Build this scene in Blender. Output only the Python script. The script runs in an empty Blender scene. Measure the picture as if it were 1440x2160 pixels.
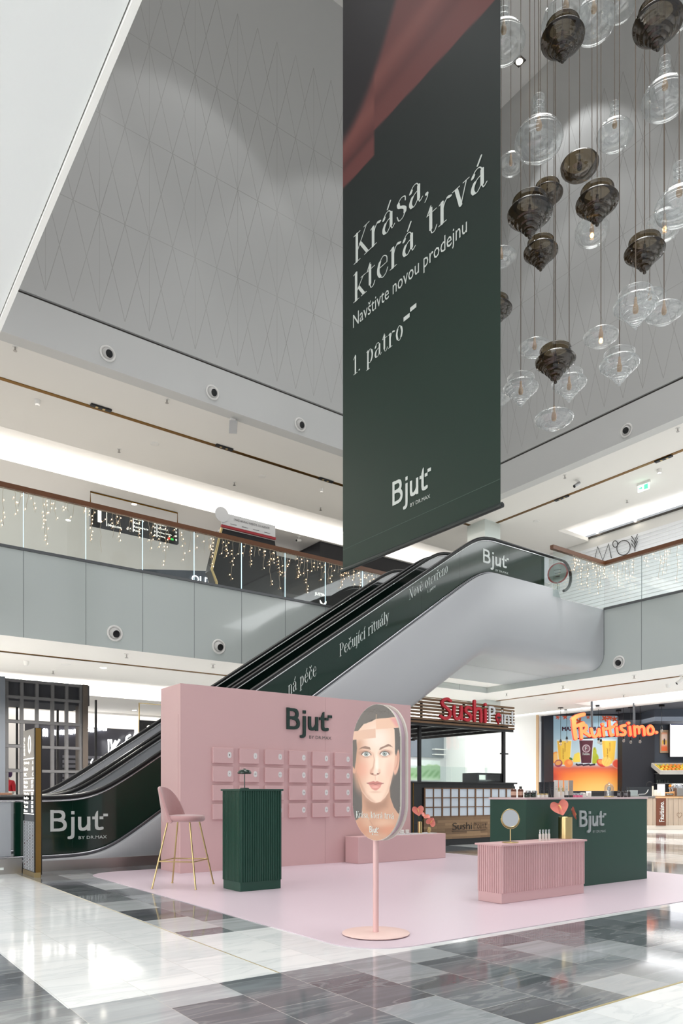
import bpy, math, random
import numpy as np
from mathutils import Vector, Matrix
random.seed(7)
PI = math.pi
SC = bpy.context.scene
COL = bpy.context.collection

# ------------------------------------------------------------------ camera
CS, SN = .594, .8045            # forward direction of the camera in the mall's own axes
FPX, EYE = 1536.0, 1.05
cam = bpy.data.cameras.new('camera'); camo = bpy.data.objects.new('camera', cam); COL.objects.link(camo)
camo.location = (0, 0, EYE); camo.rotation_euler = (PI/2, 0, math.atan2(SN, CS) - PI/2)
cam.sensor_fit = 'HORIZONTAL'; cam.sensor_width = 36; cam.lens = 36*FPX/1440
cam.shift_y = (1675-1080)/1440; cam.clip_end = 200; cam.clip_start = .05
SC.camera = camo
# ------------------------------------------------------------------ world, lights, exposure
SC.view_settings.view_transform = 'Standard'; SC.view_settings.look = 'None'
SC.view_settings.gamma = 1; SC.view_settings.use_curve_mapping = False
SC.view_settings.exposure = .17
w = bpy.data.worlds.new('world'); SC.world = w; w.use_nodes = True
w.node_tree.nodes['Background'].inputs[0].default_value = (.93, .96, 1, 1)
w.node_tree.nodes['Background'].inputs[1].default_value = .5

def area(name, loc, rot, sx, sy, power, col=(1, 1, 1), spread=PI):
    l = bpy.data.lights.new(name, 'AREA'); l.shape = 'RECTANGLE'; l.size = sx; l.size_y = sy
    l.energy = power; l.color = col; l.spread = spread
    o = bpy.data.objects.new(name, l); COL.objects.link(o); o.location = loc; o.rotation_euler = rot
    return o
def spot(name, loc, power, half, blend=.25, col=(1, 1, 1), aim=(0, 0, -1), size=.1):
    l = bpy.data.lights.new(name, 'SPOT'); l.energy = power; l.spot_size = 2*half; l.spot_blend = blend
    l.color = col; l.shadow_soft_size = size
    o = bpy.data.objects.new(name, l); COL.objects.link(o); o.location = loc
    o.rotation_euler = Vector(aim).to_track_quat('-Z', 'Y').to_euler()
    return o
area('atrium_ceiling_light', (7.6, 3.5, 19.6), (0, 0, 0), 9, 12, 520, (1, .99, .97), 1.35)
area('side_fill_ground', (-8.6, 1.5, 2.0), (0, -PI/2, 0), 3.4, 14, 420, (.95, .98, 1))  # added side light for the brighter left-facing sides; no window stands here
area('side_fill_upper', (-5.5, 2.0, 7.5), (0, -PI/2, 0), 3.4, 14, 330, (.95, .98, 1))  # upper half of the added side light, out of view
area('gallery_light_upper_left', (6, 15.9, 9.25), (0, 0, 0), 20, 1.6, 170, (1, .93, .86))
area('gallery_light_upper_right', (17.4, 5, 9.25), (0, 0, 0), 1.8, 18, 430, (.95, .98, 1))
for k in range(9):
    for v in (15.2, 17.0): spot('left_gallery_downlight', (-5.5+2.5*k, v, 3.86), 330, math.radians(75), .5, (1, .94, .87), size=.06)
for u in (16.6, 18.6):
    for v in (-1, 2, 5, 8, 11, 14): spot('right_gallery_downlight', (u, v, 3.86), 210, math.radians(74), .5, (1, .98, .96), size=.06)
area('fill_upper_back', (6, 23.3, 9.27), (0, 0, 0), 24, 5, 470, (.98, .97, 1))  # fill added to brighten the ceiling seen behind the left balustrade
for u in (-5.5, -3.2, -1.0):
    for v in (-2.5, .5, 3.5, 6.5, 9.5): spot('near_gallery_fill', (u, v, 3.86), 72, math.radians(72), .5, (1, .98, .95), size=.06)  # unseen spots added so the floor's bounce lifts the near soffit
area('fill_ground_back', (2, 25.2, 3.84), (0, 0, 0), 18, 6, 650, (1, .93, .88))  # warm fill added to brighten the far ceiling behind the lattice
area('fill_ground_corner', (18, 19, 3.84), (0, 0, 0), 4, 3, 110, (1, 1, 1))  # fill added to brighten the white wall near the sushi stand
area('store_light', (23.5, 12, 3.7), (0, 0, 0), 3, 7, 160, (1, .97, .93))
for i, u in enumerate((2.2, 6.4, 10.7, 14.2)):
    spot('atrium_spot', (u, 11.2, 19.7), 260, math.radians(38), .18, (.96, .98, 1))
for i, v in enumerate((10.6, 6.8, 3.0)):
    spot('atrium_spot', (12.6, v, 19.7), 260, math.radians(38), .18, (.96, .98, 1))

# ------------------------------------------------------------------ helpers
def lin(c):
    return tuple((x/255/12.92 if x/255 <= .04045 else ((x/255+.055)/1.055)**2.4) for x in c)
MATS = {}
def mat(name, rgb, rough=.5, metal=0, emit=None, estr=0, coat=0, spec=.5, alpha=1, bump=None, noise=None, sheen=0):
    if name in MATS: return MATS[name]
    m = bpy.data.materials.new(name); m.use_nodes = True; nt = m.node_tree; b = nt.nodes['Principled BSDF']
    c = lin(rgb) + (1,)
    b.inputs['Base Color'].default_value = c; b.inputs['Roughness'].default_value = rough
    b.inputs['Metallic'].default_value = metal; b.inputs['Coat Weight'].default_value = coat
    b.inputs['Coat Roughness'].default_value = .04
    b.inputs['Specular IOR Level'].default_value = spec; b.inputs['Sheen Weight'].default_value = sheen
    if emit: b.inputs['Emission Color'].default_value = lin(emit) + (1,); b.inputs['Emission Strength'].default_value = estr
    if noise:                                       # (scale, amount): slight unevenness of the colour
        tc = nt.nodes.new('ShaderNodeTexCoord'); n = nt.nodes.new('ShaderNodeTexNoise'); n.inputs['Scale'].default_value = noise[0]
        n.inputs['Detail'].default_value = 5
        if len(noise) > 2:
            mp = nt.nodes.new('ShaderNodeMapping'); mp.inputs['Scale'].default_value = noise[2]
            nt.links.new(tc.outputs['Object'], mp.inputs[0]); nt.links.new(mp.outputs[0], n.inputs['Vector'])
        else: nt.links.new(tc.outputs['Object'], n.inputs['Vector'])
        mx = nt.nodes.new('ShaderNodeMix'); mx.data_type = 'RGBA'
        mx.inputs[6].default_value = tuple(x*(1-noise[1]) for x in c[:3]) + (1,)
        mx.inputs[7].default_value = tuple(min(1, x*(1+noise[1])) for x in c[:3]) + (1,)
        nt.links.new(n.outputs['Fac'], mx.inputs[0]); nt.links.new(mx.outputs[2], b.inputs['Base Color'])
    if bump:
        n2 = nt.nodes.new('ShaderNodeTexNoise'); n2.inputs['Scale'].default_value = bump[0]
        t2 = nt.nodes.new('ShaderNodeTexCoord'); nt.links.new(t2.outputs['Object'], n2.inputs['Vector'])
        bp = nt.nodes.new('ShaderNodeBump'); bp.inputs['Strength'].default_value = bump[1]; bp.inputs['Distance'].default_value = .02
        nt.links.new(n2.outputs['Fac'], bp.inputs['Height']); nt.links.new(bp.outputs[0], b.inputs['Normal'])
    MATS[name] = m; return m
def glass(name, tint=(255, 255, 255), refl=.06, frost=0.0):
    """thin clear sheet: lets light through, mirrors a little, more at grazing angles"""
    if name in MATS: return MATS[name]
    m = bpy.data.materials.new(name); m.use_nodes = True; nt = m.node_tree; nt.nodes.clear()
    out = nt.nodes.new('ShaderNodeOutputMaterial'); tr = nt.nodes.new('ShaderNodeBsdfTransparent'); tr.inputs[0].default_value = lin(tint)+(1,)
    gl = nt.nodes.new('ShaderNodeBsdfGlossy'); gl.inputs['Roughness'].default_value = .03
    lw = nt.nodes.new('ShaderNodeLayerWeight'); lw.inputs[0].default_value = .35
    mr = nt.nodes.new('ShaderNodeMapRange'); mr.inputs['To Min'].default_value = refl; mr.inputs['To Max'].default_value = min(.95, refl+.75)
    pw = nt.nodes.new('ShaderNodeMath'); pw.operation = 'POWER'; pw.inputs[1].default_value = 3.0
    nt.links.new(lw.outputs['Facing'], pw.inputs[0]); nt.links.new(pw.outputs[0], mr.inputs['Value'])
    mx = nt.nodes.new('ShaderNodeMixShader'); nt.links.new(mr.outputs[0], mx.inputs[0])
    nt.links.new(tr.outputs[0], mx.inputs[1]); nt.links.new(gl.outputs[0], mx.inputs[2])
    last = mx
    if frost:
        df = nt.nodes.new('ShaderNodeBsdfDiffuse'); df.inputs[0].default_value = (.9, .9, .9, 1)
        m2 = nt.nodes.new('ShaderNodeMixShader'); m2.inputs[0].default_value = frost
        nt.links.new(mx.outputs[0], m2.inputs[1]); nt.links.new(df.outputs[0], m2.inputs[2]); last = m2
    nt.links.new(last.outputs[0], out.inputs[0]); MATS[name] = m; return m
def paintmat(name, rough=.5, coat=0, emit=0):
    if name in MATS: return MATS[name]
    m = bpy.data.materials.new(name); m.use_nodes = True; nt = m.node_tree; b = nt.nodes['Principled BSDF']
    a = nt.nodes.new('ShaderNodeVertexColor'); a.layer_name = 'print'
    nt.links.new(a.outputs[0], b.inputs['Base Color']); b.inputs['Roughness'].default_value = rough; b.inputs['Coat Weight'].default_value = coat
    if emit: nt.links.new(a.outputs[0], b.inputs['Emission Color']); b.inputs['Emission Strength'].default_value = emit
    MATS[name] = m; return m

def wloc(o):
    p = Vector((0, 0, 0))
    while o is not None: p += o.location; o = o.parent
    return p
class MB:
    """collects faces; build() links them as ONE mesh object"""
    def __init__(s): s.v = []; s.f = []; s.m = []; s.cur = 0; s.sm = []; s.smooth = False
    def add(s, vs, fs):
        n = len(s.v); s.v += [tuple(x) for x in vs]
        for f in fs: s.f.append([n+i for i in f]); s.m.append(s.cur); s.sm.append(s.smooth)
        return s
    def box(s, a, b):
        (x0, y0, z0), (x1, y1, z1) = a, b
        x0, x1 = sorted((x0, x1)); y0, y1 = sorted((y0, y1)); z0, z1 = sorted((z0, z1))
        return s.add([(x0,y0,z0),(x1,y0,z0),(x1,y1,z0),(x0,y1,z0),(x0,y0,z1),(x1,y0,z1),(x1,y1,z1),(x0,y1,z1)],
              [(0,3,2,1),(4,5,6,7),(0,1,5,4),(1,2,6,5),(2,3,7,6),(3,0,4,7)])
    def obox(s, c, ax, ay, az, hx, hy, hz):
        c, ax, ay, az = Vector(c), Vector(ax).normalized(), Vector(ay).normalized(), Vector(az).normalized()
        vs = [c+ax*hx*i+ay*hy*j+az*hz*k for k in (-1, 1) for (i, j) in ((-1,-1),(1,-1),(1,1),(-1,1))]
        return s.add(vs, [(0,3,2,1),(4,5,6,7),(0,1,5,4),(1,2,6,5),(2,3,7,6),(3,0,4,7)])
    def prism(s, pts, z0, z1, cap=True):
        n = len(pts); vs = [(x, y, z0) for x, y in pts] + [(x, y, z1) for x, y in pts]
        fs = [(i, (i+1) % n, n+(i+1) % n, n+i) for i in range(n)]
        if cap: fs += [tuple(range(n))[::-1], tuple(range(n, 2*n))]
        return s.add(vs, fs)
    def plate(s, pts3, nrm, t):
        """polygon pts3 extruded by t along nrm"""
        nrm = Vector(nrm); n = len(pts3); a = [Vector(p) for p in pts3]
        vs = a + [p+nrm*t for p in a]
        return s.add(vs, [(i, (i+1) % n, n+(i+1) % n, n+i) for i in range(n)] + [tuple(range(n))[::-1], tuple(range(n, 2*n))])
    def tube(s, pts, r, n=8, caps=True):
        pts = [Vector(p) for p in pts]; rings = []; up = None
        sm = s.smooth; s.smooth = True
        for i, p in enumerate(pts):
            d = (pts[min(i+1, len(pts)-1)] - pts[max(i-1, 0)])
            d = d.normalized() if d.length > 1e-9 else Vector((0, 0, 1))
            if up is None:
                up = d.orthogonal().normalized()
            up = (up - d*up.dot(d))
            up = up.normalized() if up.length > 1e-6 else d.orthogonal().normalized()
            e = d.cross(up); rr = r[i] if isinstance(r, (list, tuple)) else r
            rings.append([p + (up*math.cos(2*PI*k/n) + e*math.sin(2*PI*k/n))*rr for k in range(n)])
        vs = [q for R in rings for q in R]; fs = []
        for i in range(len(rings)-1):
            for k in range(n): fs.append((i*n+k, i*n+(k+1) % n, (i+1)*n+(k+1) % n, (i+1)*n+k))
        s.add(vs, fs)
        if caps:
            s.smooth = False; s.add(rings[0], [tuple(range(n))[::-1]]); s.add(rings[-1], [tuple(range(n))])
        s.smooth = sm; return s
    def lathe(s, c, prof, n=24, axis=None, cap=True):
        """prof: list of (radius, height) from the bottom up"""
        sm = s.smooth; s.smooth = True; c = Vector(c)
        M = Matrix.Identity(3) if axis is None else Vector((0,0,1)).rotation_difference(Vector(axis)).to_matrix()
        vs = [c + M @ Vector((r*math.cos(2*PI*k/n), r*math.sin(2*PI*k/n), h)) for r, h in prof for k in range(n)]
        fs = [(i*n+k, i*n+(k+1) % n, (i+1)*n+(k+1) % n, (i+1)*n+k) for i in range(len(prof)-1) for k in range(n)]
        s.add(vs, fs); s.smooth = False
        if cap:
            N = len(prof)
            if prof[0][0] > 1e-4: s.add(vs[:n], [tuple(range(n))[::-1]])
            if prof[-1][0] > 1e-4: s.add(vs[(N-1)*n:], [tuple(range(n))])
        s.smooth = sm; return s
    def grid(s, P, nu, nv, smooth=True):
        vs = [P(i/nu, j/nv) for j in range(nv+1) for i in range(nu+1)]
        fs = [(j*(nu+1)+i, j*(nu+1)+i+1, (j+1)*(nu+1)+i+1, (j+1)*(nu+1)+i) for j in range(nv) for i in range(nu)]
        sm = s.smooth; s.smooth = smooth; s.add(vs, fs); s.smooth = sm; return s
    def build(s, name, mats, parent=None, local=False):
        me = bpy.data.meshes.new(name); off = Vector((0, 0, 0)) if (parent is None or local) else wloc(parent)
        me.from_pydata([(x-off.x, y-off.y, z-off.z) for x, y, z in s.v], [], s.f)
        for m in (mats if isinstance(mats, (list, tuple)) else [mats]): me.materials.append(m)
        me.polygons.foreach_set('material_index', s.m); me.polygons.foreach_set('use_smooth', s.sm)
        me.update(); o = bpy.data.objects.new(name, me); COL.objects.link(o)
        if parent is not None: o.parent = parent
        return o
def tag(o, label, cat, group=None):
    o['label'] = label; o['category'] = cat
    if group: o['group'] = group
    return o
def thing(name, label, cat, loc=(0, 0, 0), rz=0, group=None):
    o = bpy.data.objects.new(name, None); COL.objects.link(o); o.location = loc; o.rotation_euler = (0, 0, rz)
    return tag(o, label, cat, group)
def struct(name, mb, m):
    o = mb.build(name, m); o['kind'] = 'structure'; return o
def bevel(o, w=.01, seg=2):
    b = o.modifiers.new('bevel', 'BEVEL'); b.width = w; b.segments = seg; b.limit_method = 'ANGLE'; return o
def copy_thing(o, parent=None):
    c = o.copy(); COL.objects.link(c)
    if parent is not None: c.parent = parent
    for ch in list(o.children): copy_thing(ch, c)
    return c
# points in the mall from a sight line and a known plane
def pv(x, y, v):
    t = (x-720)/FPX; d = v/(SN-t*CS); return Vector((d*(CS+t*SN), v, EYE+(1675-y)/FPX*d))
def pu(x, y, u):
    t = (x-720)/FPX; d = u/(CS+t*SN); return Vector((u, d*(SN-t*CS), EYE+(1675-y)/FPX*d))
def pz(x, y, z):
    d = (EYE-z)*FPX/(y-1675); X = (x-720)/FPX*d; return Vector((CS*d+SN*X, SN*d-CS*X, z))
def pd(x, y, d):
    X = (x-720)/FPX*d; return Vector((CS*d+SN*X, SN*d-CS*X, EYE+(1675-y)/FPX*d))
RX = Vector((SN, -CS, 0)); FW = Vector((CS, SN, 0)); UP = Vector((0, 0, 1))      # the store at the back stands skew to the mall

# ------------------------------------------------------------------ lettering
def catmull(p, k=6):
    if len(p) < 3: return p
    P = [p[0]] + list(p) + [p[-1]]; o = []
    for i in range(1, len(P)-2):
        a, b, c, d = [np.array(P[j], float) for j in (i-1, i, i+1, i+2)]
        for t in np.linspace(0, 1, k, endpoint=False):
            o.append(tuple(.5*((2*b) + (-a+c)*t + (2*a-5*b+4*c-d)*t*t + (-a+3*b-3*c+d)*t**3)))
    o.append(tuple(p[-1])); return o
def hull(P):
    P = sorted(set((round(x, 5), round(y, 5)) for x, y in P))
    def half(Q):
        h = []
        for q in Q:
            while len(h) > 1 and (h[-1][0]-h[-2][0])*(q[1]-h[-2][1]) - (h[-1][1]-h[-2][1])*(q[0]-h[-2][0]) <= 0: h.pop()
            h.append(q)
        return h[:-1]
    return half(P) + half(P[::-1])
# serif capitals and small letters: S smooth thick, L straight thick, l straight hairline, s smooth hairline
SERIF = {
 'K': (.52, [('L', [(.12,0),(.12,.72)]), ('l', [(.03,.0),(.22,.0)]), ('l', [(.03,.72),(.22,.72)]), ('l', [(.14,.27),(.42,.72)]), ('L', [(.23,.4),(.44,.02)]), ('l', [(.34,.72),(.5,.72)]), ('l', [(.36,0),(.52,0)])]),
 'r': (.34, [('L', [(.1,0),(.1,.48)]), ('l', [(.02,0),(.2,0)]), ('s', [(.12,.3),(.17,.43),(.25,.49)]), ('S', [(.24,.48),(.3,.45)]), ('l', [(.03,.46),(.1,.49)])]),
 'a': (.4, [('S', [(.07,.38),(.09,.42)]), ('s', [(.08,.43),(.14,.49),(.22,.49),(.27,.42)]), ('L', [(.28,.4),(.28,.08)]), ('s', [(.28,.08),(.31,.0),(.38,.05)]), ('S', [(.12,.25),(.08,.18),(.07,.1),(.1,.03)]), ('s', [(.28,.3),(.18,.28),(.1,.22)]), ('s', [(.1,.02),(.18,.01),(.28,.12)])]),
 's': (.34, [('s', [(.27,.36),(.26,.46),(.16,.5),(.08,.44)]), ('S', [(.08,.42),(.1,.33),(.19,.26),(.26,.18),(.26,.09)]), ('s', [(.26,.08),(.2,.0),(.1,.0),(.05,.13)])]),
 ',': (.18, [('L', [(.08,.03),(.09,.0)]), ('s', [(.1,.02),(.1,-.06),(.04,-.14)])]),
 '.': (.18, [('L', [(.08,.03),(.08,.04)])]),
 'k': (.42, [('L', [(.1,0),(.1,.72)]), ('l', [(.02,0),(.19,0)]), ('l', [(.02,.7),(.1,.72)]), ('l', [(.12,.22),(.33,.48)]), ('L', [(.19,.28),(.34,.02)]), ('l', [(.27,0),(.42,0)]), ('l', [(.26,.48),(.4,.48)])]),
 't': (.3, [('L', [(.12,.58),(.12,.1)]), ('s', [(.12,.1),(.15,.0),(.22,.0),(.27,.09)]), ('l', [(.02,.47),(.26,.47)]), ('l', [(.03,.47),(.12,.64)])]),
 'e': (.4, [('l', [(.08,.28),(.33,.28)]), ('s', [(.33,.28),(.32,.42),(.22,.5),(.12,.43)]), ('S', [(.12,.42),(.08,.3),(.08,.17),(.13,.06)]), ('s', [(.13,.05),(.21,-.01),(.3,.03),(.35,.13)])]),
 'v': (.4, [('L', [(.1,.46),(.2,.04)]), ('l', [(.2,.02),(.33,.48)]), ('l', [(.01,.48),(.17,.48)]), ('l', [(.26,.48),(.39,.48)])]),
 'p': (.42, [('L', [(.1,.48),(.1,-.2)]), ('l', [(.02,-.2),(.19,-.2)]), ('l', [(.03,.46),(.1,.49)]), ('s', [(.12,.36),(.2,.49),(.28,.45)]), ('S', [(.29,.42),(.33,.28),(.31,.13),(.26,.04)]), ('s', [(.25,.03),(.18,0),(.11,.08)])]),
 'o': (.42, [('S', [(.12,.42),(.08,.25),(.12,.07)]), ('s', [(.12,.06),(.2,-.005),(.28,.06)]), ('S', [(.29,.08),(.33,.25),(.29,.42)]), ('s', [(.28,.44),(.2,.5),(.12,.44)])]),
 '1': (.26, [('L', [(.13,0),(.13,.66)]), ('l', [(.03,0),(.23,0)]), ('l', [(.03,.57),(.13,.7)])]),
 'u': (.42, [('L', [(.1,.48),(.1,.14)]), ('s', [(.1,.12),(.14,.01),(.22,.01),(.3,.12)]), ('L', [(.31,.48),(.31,.02)]), ('l', [(.02,.48),(.1,.48)]), ('l', [(.24,.48),(.31,.48)]), ('l', [(.31,0),(.39,0)])]),
 'n': (.42, [('L', [(.1,0),(.1,.48)]), ('s', [(.1,.36),(.17,.47),(.25,.49),(.3,.42)]), ('L', [(.31,.4),(.31,0)]), ('l', [(.02,0),(.18,0)]), ('l', [(.23,0),(.39,0)]), ('l', [(.03,.47),(.1,.49)])]),
 'i': (.2, [('L', [(.1,0),(.1,.48)]), ('l', [(.02,0),(.18,0)]), ('l', [(.02,.47),(.1,.49)]), ('L', [(.1,.64),(.1,.65)])]),
 'j': (.2, [('L', [(.1,.48),(.1,-.1)]), ('s', [(.1,-.1),(.07,-.2),(0,-.18)]), ('l', [(.02,.47),(.1,.49)]), ('L', [(.1,.64),(.1,.65)])]),
 'l': (.2, [('L', [(.1,0),(.1,.72)]), ('l', [(.02,0),(.18,0)]), ('l', [(.02,.7),(.1,.72)])]),
 'y': (.4, [('L', [(.1,.46),(.2,.06)]), ('l', [(.33,.48),(.2,.0)]), ('s', [(.2,0),(.15,-.16),(.05,-.18)]), ('l', [(.01,.48),(.17,.48)]), ('l', [(.26,.48),(.39,.48)])]),
 'c': (.38, [('S', [(.12,.42),(.08,.25),(.12,.07)]), ('s', [(.12,.06),(.2,-.005),(.3,.03),(.34,.12)]), ('s', [(.12,.44),(.2,.5),(.3,.46)]), ('L', [(.29,.4),(.29,.42)])]),
 'P': (.46, [('L', [(.12,0),(.12,.72)]), ('l', [(.03,0),(.22,0)]), ('s', [(.03,.72),(.26,.72),(.35,.65)]), ('S', [(.36,.62),(.38,.53),(.34,.42)]), ('s', [(.33,.4),(.25,.34),(.12,.34)])]),
 'N': (.56, [('l', [(.12,0),(.12,.72)]), ('L', [(.12,.72),(.43,.02)]), ('l', [(.45,0),(.45,.72)]), ('l', [(.03,0),(.2,0)]), ('l', [(.37,.72),(.53,.72)]), ('l', [(.03,.72),(.14,.72)])]),
}
for ch, base, acc in (('á','a','/'),('é','e','/'),('í','i','/'),('ř','r','v'),('č','c','v'),('ě','e','v')):
    wd, st = SERIF[base]; st = list(st); cx = {'i': .1, 'r': .2}.get(base, .2)
    if base == 'i': st = st[:-1]
    st += [('m', [(cx-.02,.56),(cx+.06,.7)])] if acc == '/' else [('m', [(cx-.09,.68),(cx,.57)]), ('m', [(cx,.57),(cx+.09,.68)])]
    SERIF[ch] = (wd, st)
# monoline letters
MONO = {
 'S': (.52, [('S', [(.44,.66),(.3,.73),(.12,.64),(.12,.5),(.3,.38),(.43,.24),(.38,.06),(.2,0),(.04,.08)])]),
 'u': (.46, [('S', [(.08,.48),(.07,.2),(.13,.04),(.24,.03),(.34,.14),(.37,.3)]), ('L', [(.37,.48),(.38,.03)])]),
 's': (.4, [('S', [(.32,.45),(.2,.5),(.09,.41),(.14,.3),(.28,.22),(.31,.09),(.19,0),(.05,.04)])]),
 'h': (.46, [('L', [(.08,0),(.08,.75)]), ('S', [(.08,.28),(.16,.44),(.28,.48),(.36,.38),(.37,.0)])]),
 'i': (.2, [('L', [(.1,0),(.1,.46)]), ('L', [(.1,.65),(.1,.67)])]),
 'P': (.46, [('L', [(.08,0),(.08,.7)]), ('S', [(.08,.7),(.3,.68),(.38,.54),(.3,.4),(.08,.36)])]),
 'n': (.44, [('L', [(.08,0),(.08,.46)]), ('S', [(.08,.3),(.18,.45),(.3,.44),(.35,.3),(.35,0)])]),
 't': (.36, [('S', [(.17,.66),(.16,.2),(.2,.03),(.31,.03)]), ('L', [(.03,.44),(.31,.46)])]),
 'F': (.5, [('S', [(.1,-.04),(.13,.35),(.14,.68)]), ('S', [(.05,.7),(.25,.78),(.46,.8)]), ('L', [(.13,.36),(.36,.43)])]),
 'R': (.46, [('S', [(.08,0),(.1,.3),(.09,.52)]), ('S', [(.06,.5),(.28,.55),(.35,.42),(.12,.25)]), ('S', [(.14,.25),(.26,.1),(.4,.03)])]),
 'm': (.62, [('L', [(.08,0),(.1,.48)]), ('S', [(.1,.34),(.18,.47),(.27,.42),(.29,.04)]), ('S', [(.29,.32),(.38,.47),(.48,.42),(.52,.03)])]),
 'o': (.46, [('S', [(.26,.48),(.12,.42),(.08,.2),(.18,.03),(.33,.08),(.38,.28),(.3,.44),(.24,.48)])]),
 '.': (.2, [('L', [(.08,.03),(.1,.04)])]),
 'V': (.5, [('L', [(.05,.75),(.2,.0)]), ('L', [(.2,0),(.45,.75)])]),
 'd': (.46, [('L', [(.36,0),(.36,.75)]), ('S', [(.36,.38),(.2,.48),(.08,.3),(.14,.04),(.36,.1)])]),
 ' ': (.24, []),
}
def nib(w, h, n=10, pw=1.0):
    o = []
    for k in range(n):
        a = 2*PI*k/n; c, s = math.cos(a), math.sin(a)
        o.append((w/2*math.copysign(abs(c)**pw, c), h/2*math.copysign(abs(s)**pw, s)))
    return o
def strokes(text, font, pen, thin, sp=.0):
    """flat outlines (convex pieces) of a word, cap height about .72, and its width"""
    out = []; x = 0
    for ch in text:
        if ch == ' ': x += .26; continue
        wd, st = font[ch]
        for kind, pts in st:
            P = catmull(pts) if kind in 'Ss' else pts
            N = {'S': pen, 'L': pen, 'l': thin, 's': thin, 'm': nib(.04, .04)}[kind]
            for a, b in zip(P[:-1], P[1:]):
                out.append(hull([(x+a[0]+p[0], a[1]+p[1]) for p in N] + [(x+b[0]+p[0], b[1]+p[1]) for p in N]))
        x += wd+sp
    return out, x
def lay(mb, polys, O, X, Y, sx, sy, t, x0=0, y0=0):
    """put flat outlines on a surface: O origin, X reading direction, Y up"""
    O, X, Y = Vector(O), Vector(X).normalized(), Vector(Y).normalized(); N = X.cross(Y)
    for k, P in enumerate(polys): mb.plate([O + X*((x-x0)*sx) + Y*((y-y0)*sy) for x, y in P], N, t+.00003*(k % 23))   # strokes overlap: a hair apart so they never share a plane
def fit(mb, text, font, pen, thin, O, X, Y, width, height, t, sp=0):
    """one line of stroke lettering, width wide, cap height height, baseline at O"""
    p, wd = strokes(text, font, pen, thin, sp); lay(mb, p, O, X, Y, width/wd, height/.72, t)
SPEN, STHIN = nib(.076, .045), nib(.024, .018)
def serif(mb, text, O, X, Y, width, height, t=.002): fit(mb, text, SERIF, SPEN, STHIN, O, X, Y, width, height, t)
TXT = {}
def text(mb, body, O, X, Y, width, height, t=.002):
    """built-in sans lettering fitted to a width and a height (of the whole line)"""
    if body not in TXT:
        c = bpy.data.curves.new('t', 'FONT'); c.body = body; c.resolution_u = 2
        o = bpy.data.objects.new('t', c); COL.objects.link(o); bpy.context.view_layer.update()
        me = bpy.data.meshes.new_from_object(o.evaluated_get(bpy.context.evaluated_depsgraph_get()))
        vs = [(v.co.x, v.co.y) for v in me.vertices]; fs = [tuple(p.vertices) for p in me.polygons]
        bpy.data.objects.remove(o); bpy.data.meshes.remove(me); bpy.data.curves.remove(c)
        xs = [q[0] for q in vs]; ys = [q[1] for q in vs]; TXT[body] = (vs, fs, min(xs), max(xs), min(ys), max(ys))
    vs, fs, a, b, c, d = TXT[body]; O, X, Y = Vector(O), Vector(X).normalized(), Vector(Y).normalized(); N = X.cross(Y)
    kx = width/(b-a); ky = height/(d-c) if height else kx
    mb.add([O + X*((x-a)*kx) + Y*((y-c)*ky) + N*t for x, y in vs], fs)
def rect(x0, y0, x1, y1): return [(x0, y0), (x1, y0), (x1, y1), (x0, y1)]
def logo_polys(w=.17):
    """the wordmark: B j u t with the stepped dash, cap height 1"""
    o = []; N = nib(w, w*.9, 12, .55)
    def st(pts, sm=True):
        P = catmull(pts, 7) if sm else pts
        for a, b in zip(P[:-1], P[1:]): o.append(hull([(a[0]+p[0], a[1]+p[1]) for p in N] + [(b[0]+p[0], b[1]+p[1]) for p in N]))
    h = w/2
    o.append(rect(0, 0, w, 1)); st([(h,h*.9),(.4,h*.9)], 0); st([(.4,h*.9),(.58,.12),(.66,.28),(.58,.46),(.4,.52)]); st([(h,.54),(.4,.54)], 0)
    st([(.4,.54),(.54,.6),(.59,.73),(.53,.87),(.4,.92)]); st([(h,.92),(.4,.92)], 0)
    o.append(rect(.93, -.12, .93+w, .66)); st([(.93+h,-.1),(.99,-.24),(.9,-.31),(.84,-.31)]); o.append(rect(.93, .78, .93+w, .93))
    o.append(rect(1.24, .2, 1.24+w, .66)); st([(1.24+h,.22),(1.36,.1),(1.5,.07),(1.66,.16),(1.74,.3)]); o.append(rect(1.66, 0, 1.66+w, .66))
    o.append([(2.02,.66),(2.02+w,.66),(2.02+w,.94),(2.1,.9),(2.02,.72)]); o.append(rect(2.02, .2, 2.02+w, .68))
    st([(2.02+h,.22),(2.13,.11),(2.25,.075),(2.36,.1)]); o.append(rect(1.9, .53, 2.03, .66))
    o.append(rect(2.24, .53, 2.42, .66)); o.append(rect(2.42, .66, 2.64, .79))
    return o
LOGO = logo_polys(.15)
def logo(mb, O, X, Y, width, cap, t, sub=True, w=None):
    """wordmark with its small second line; O = foot of the B"""
    lay(mb, LOGO, O, X, Y, width/2.64, cap, t)
    if sub: text(mb, 'BY DR.MAX', Vector(O)+Vector(X)*width*.48-Vector(Y)*cap*.4, X, Y, width*.5, cap*.15, t)
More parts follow.
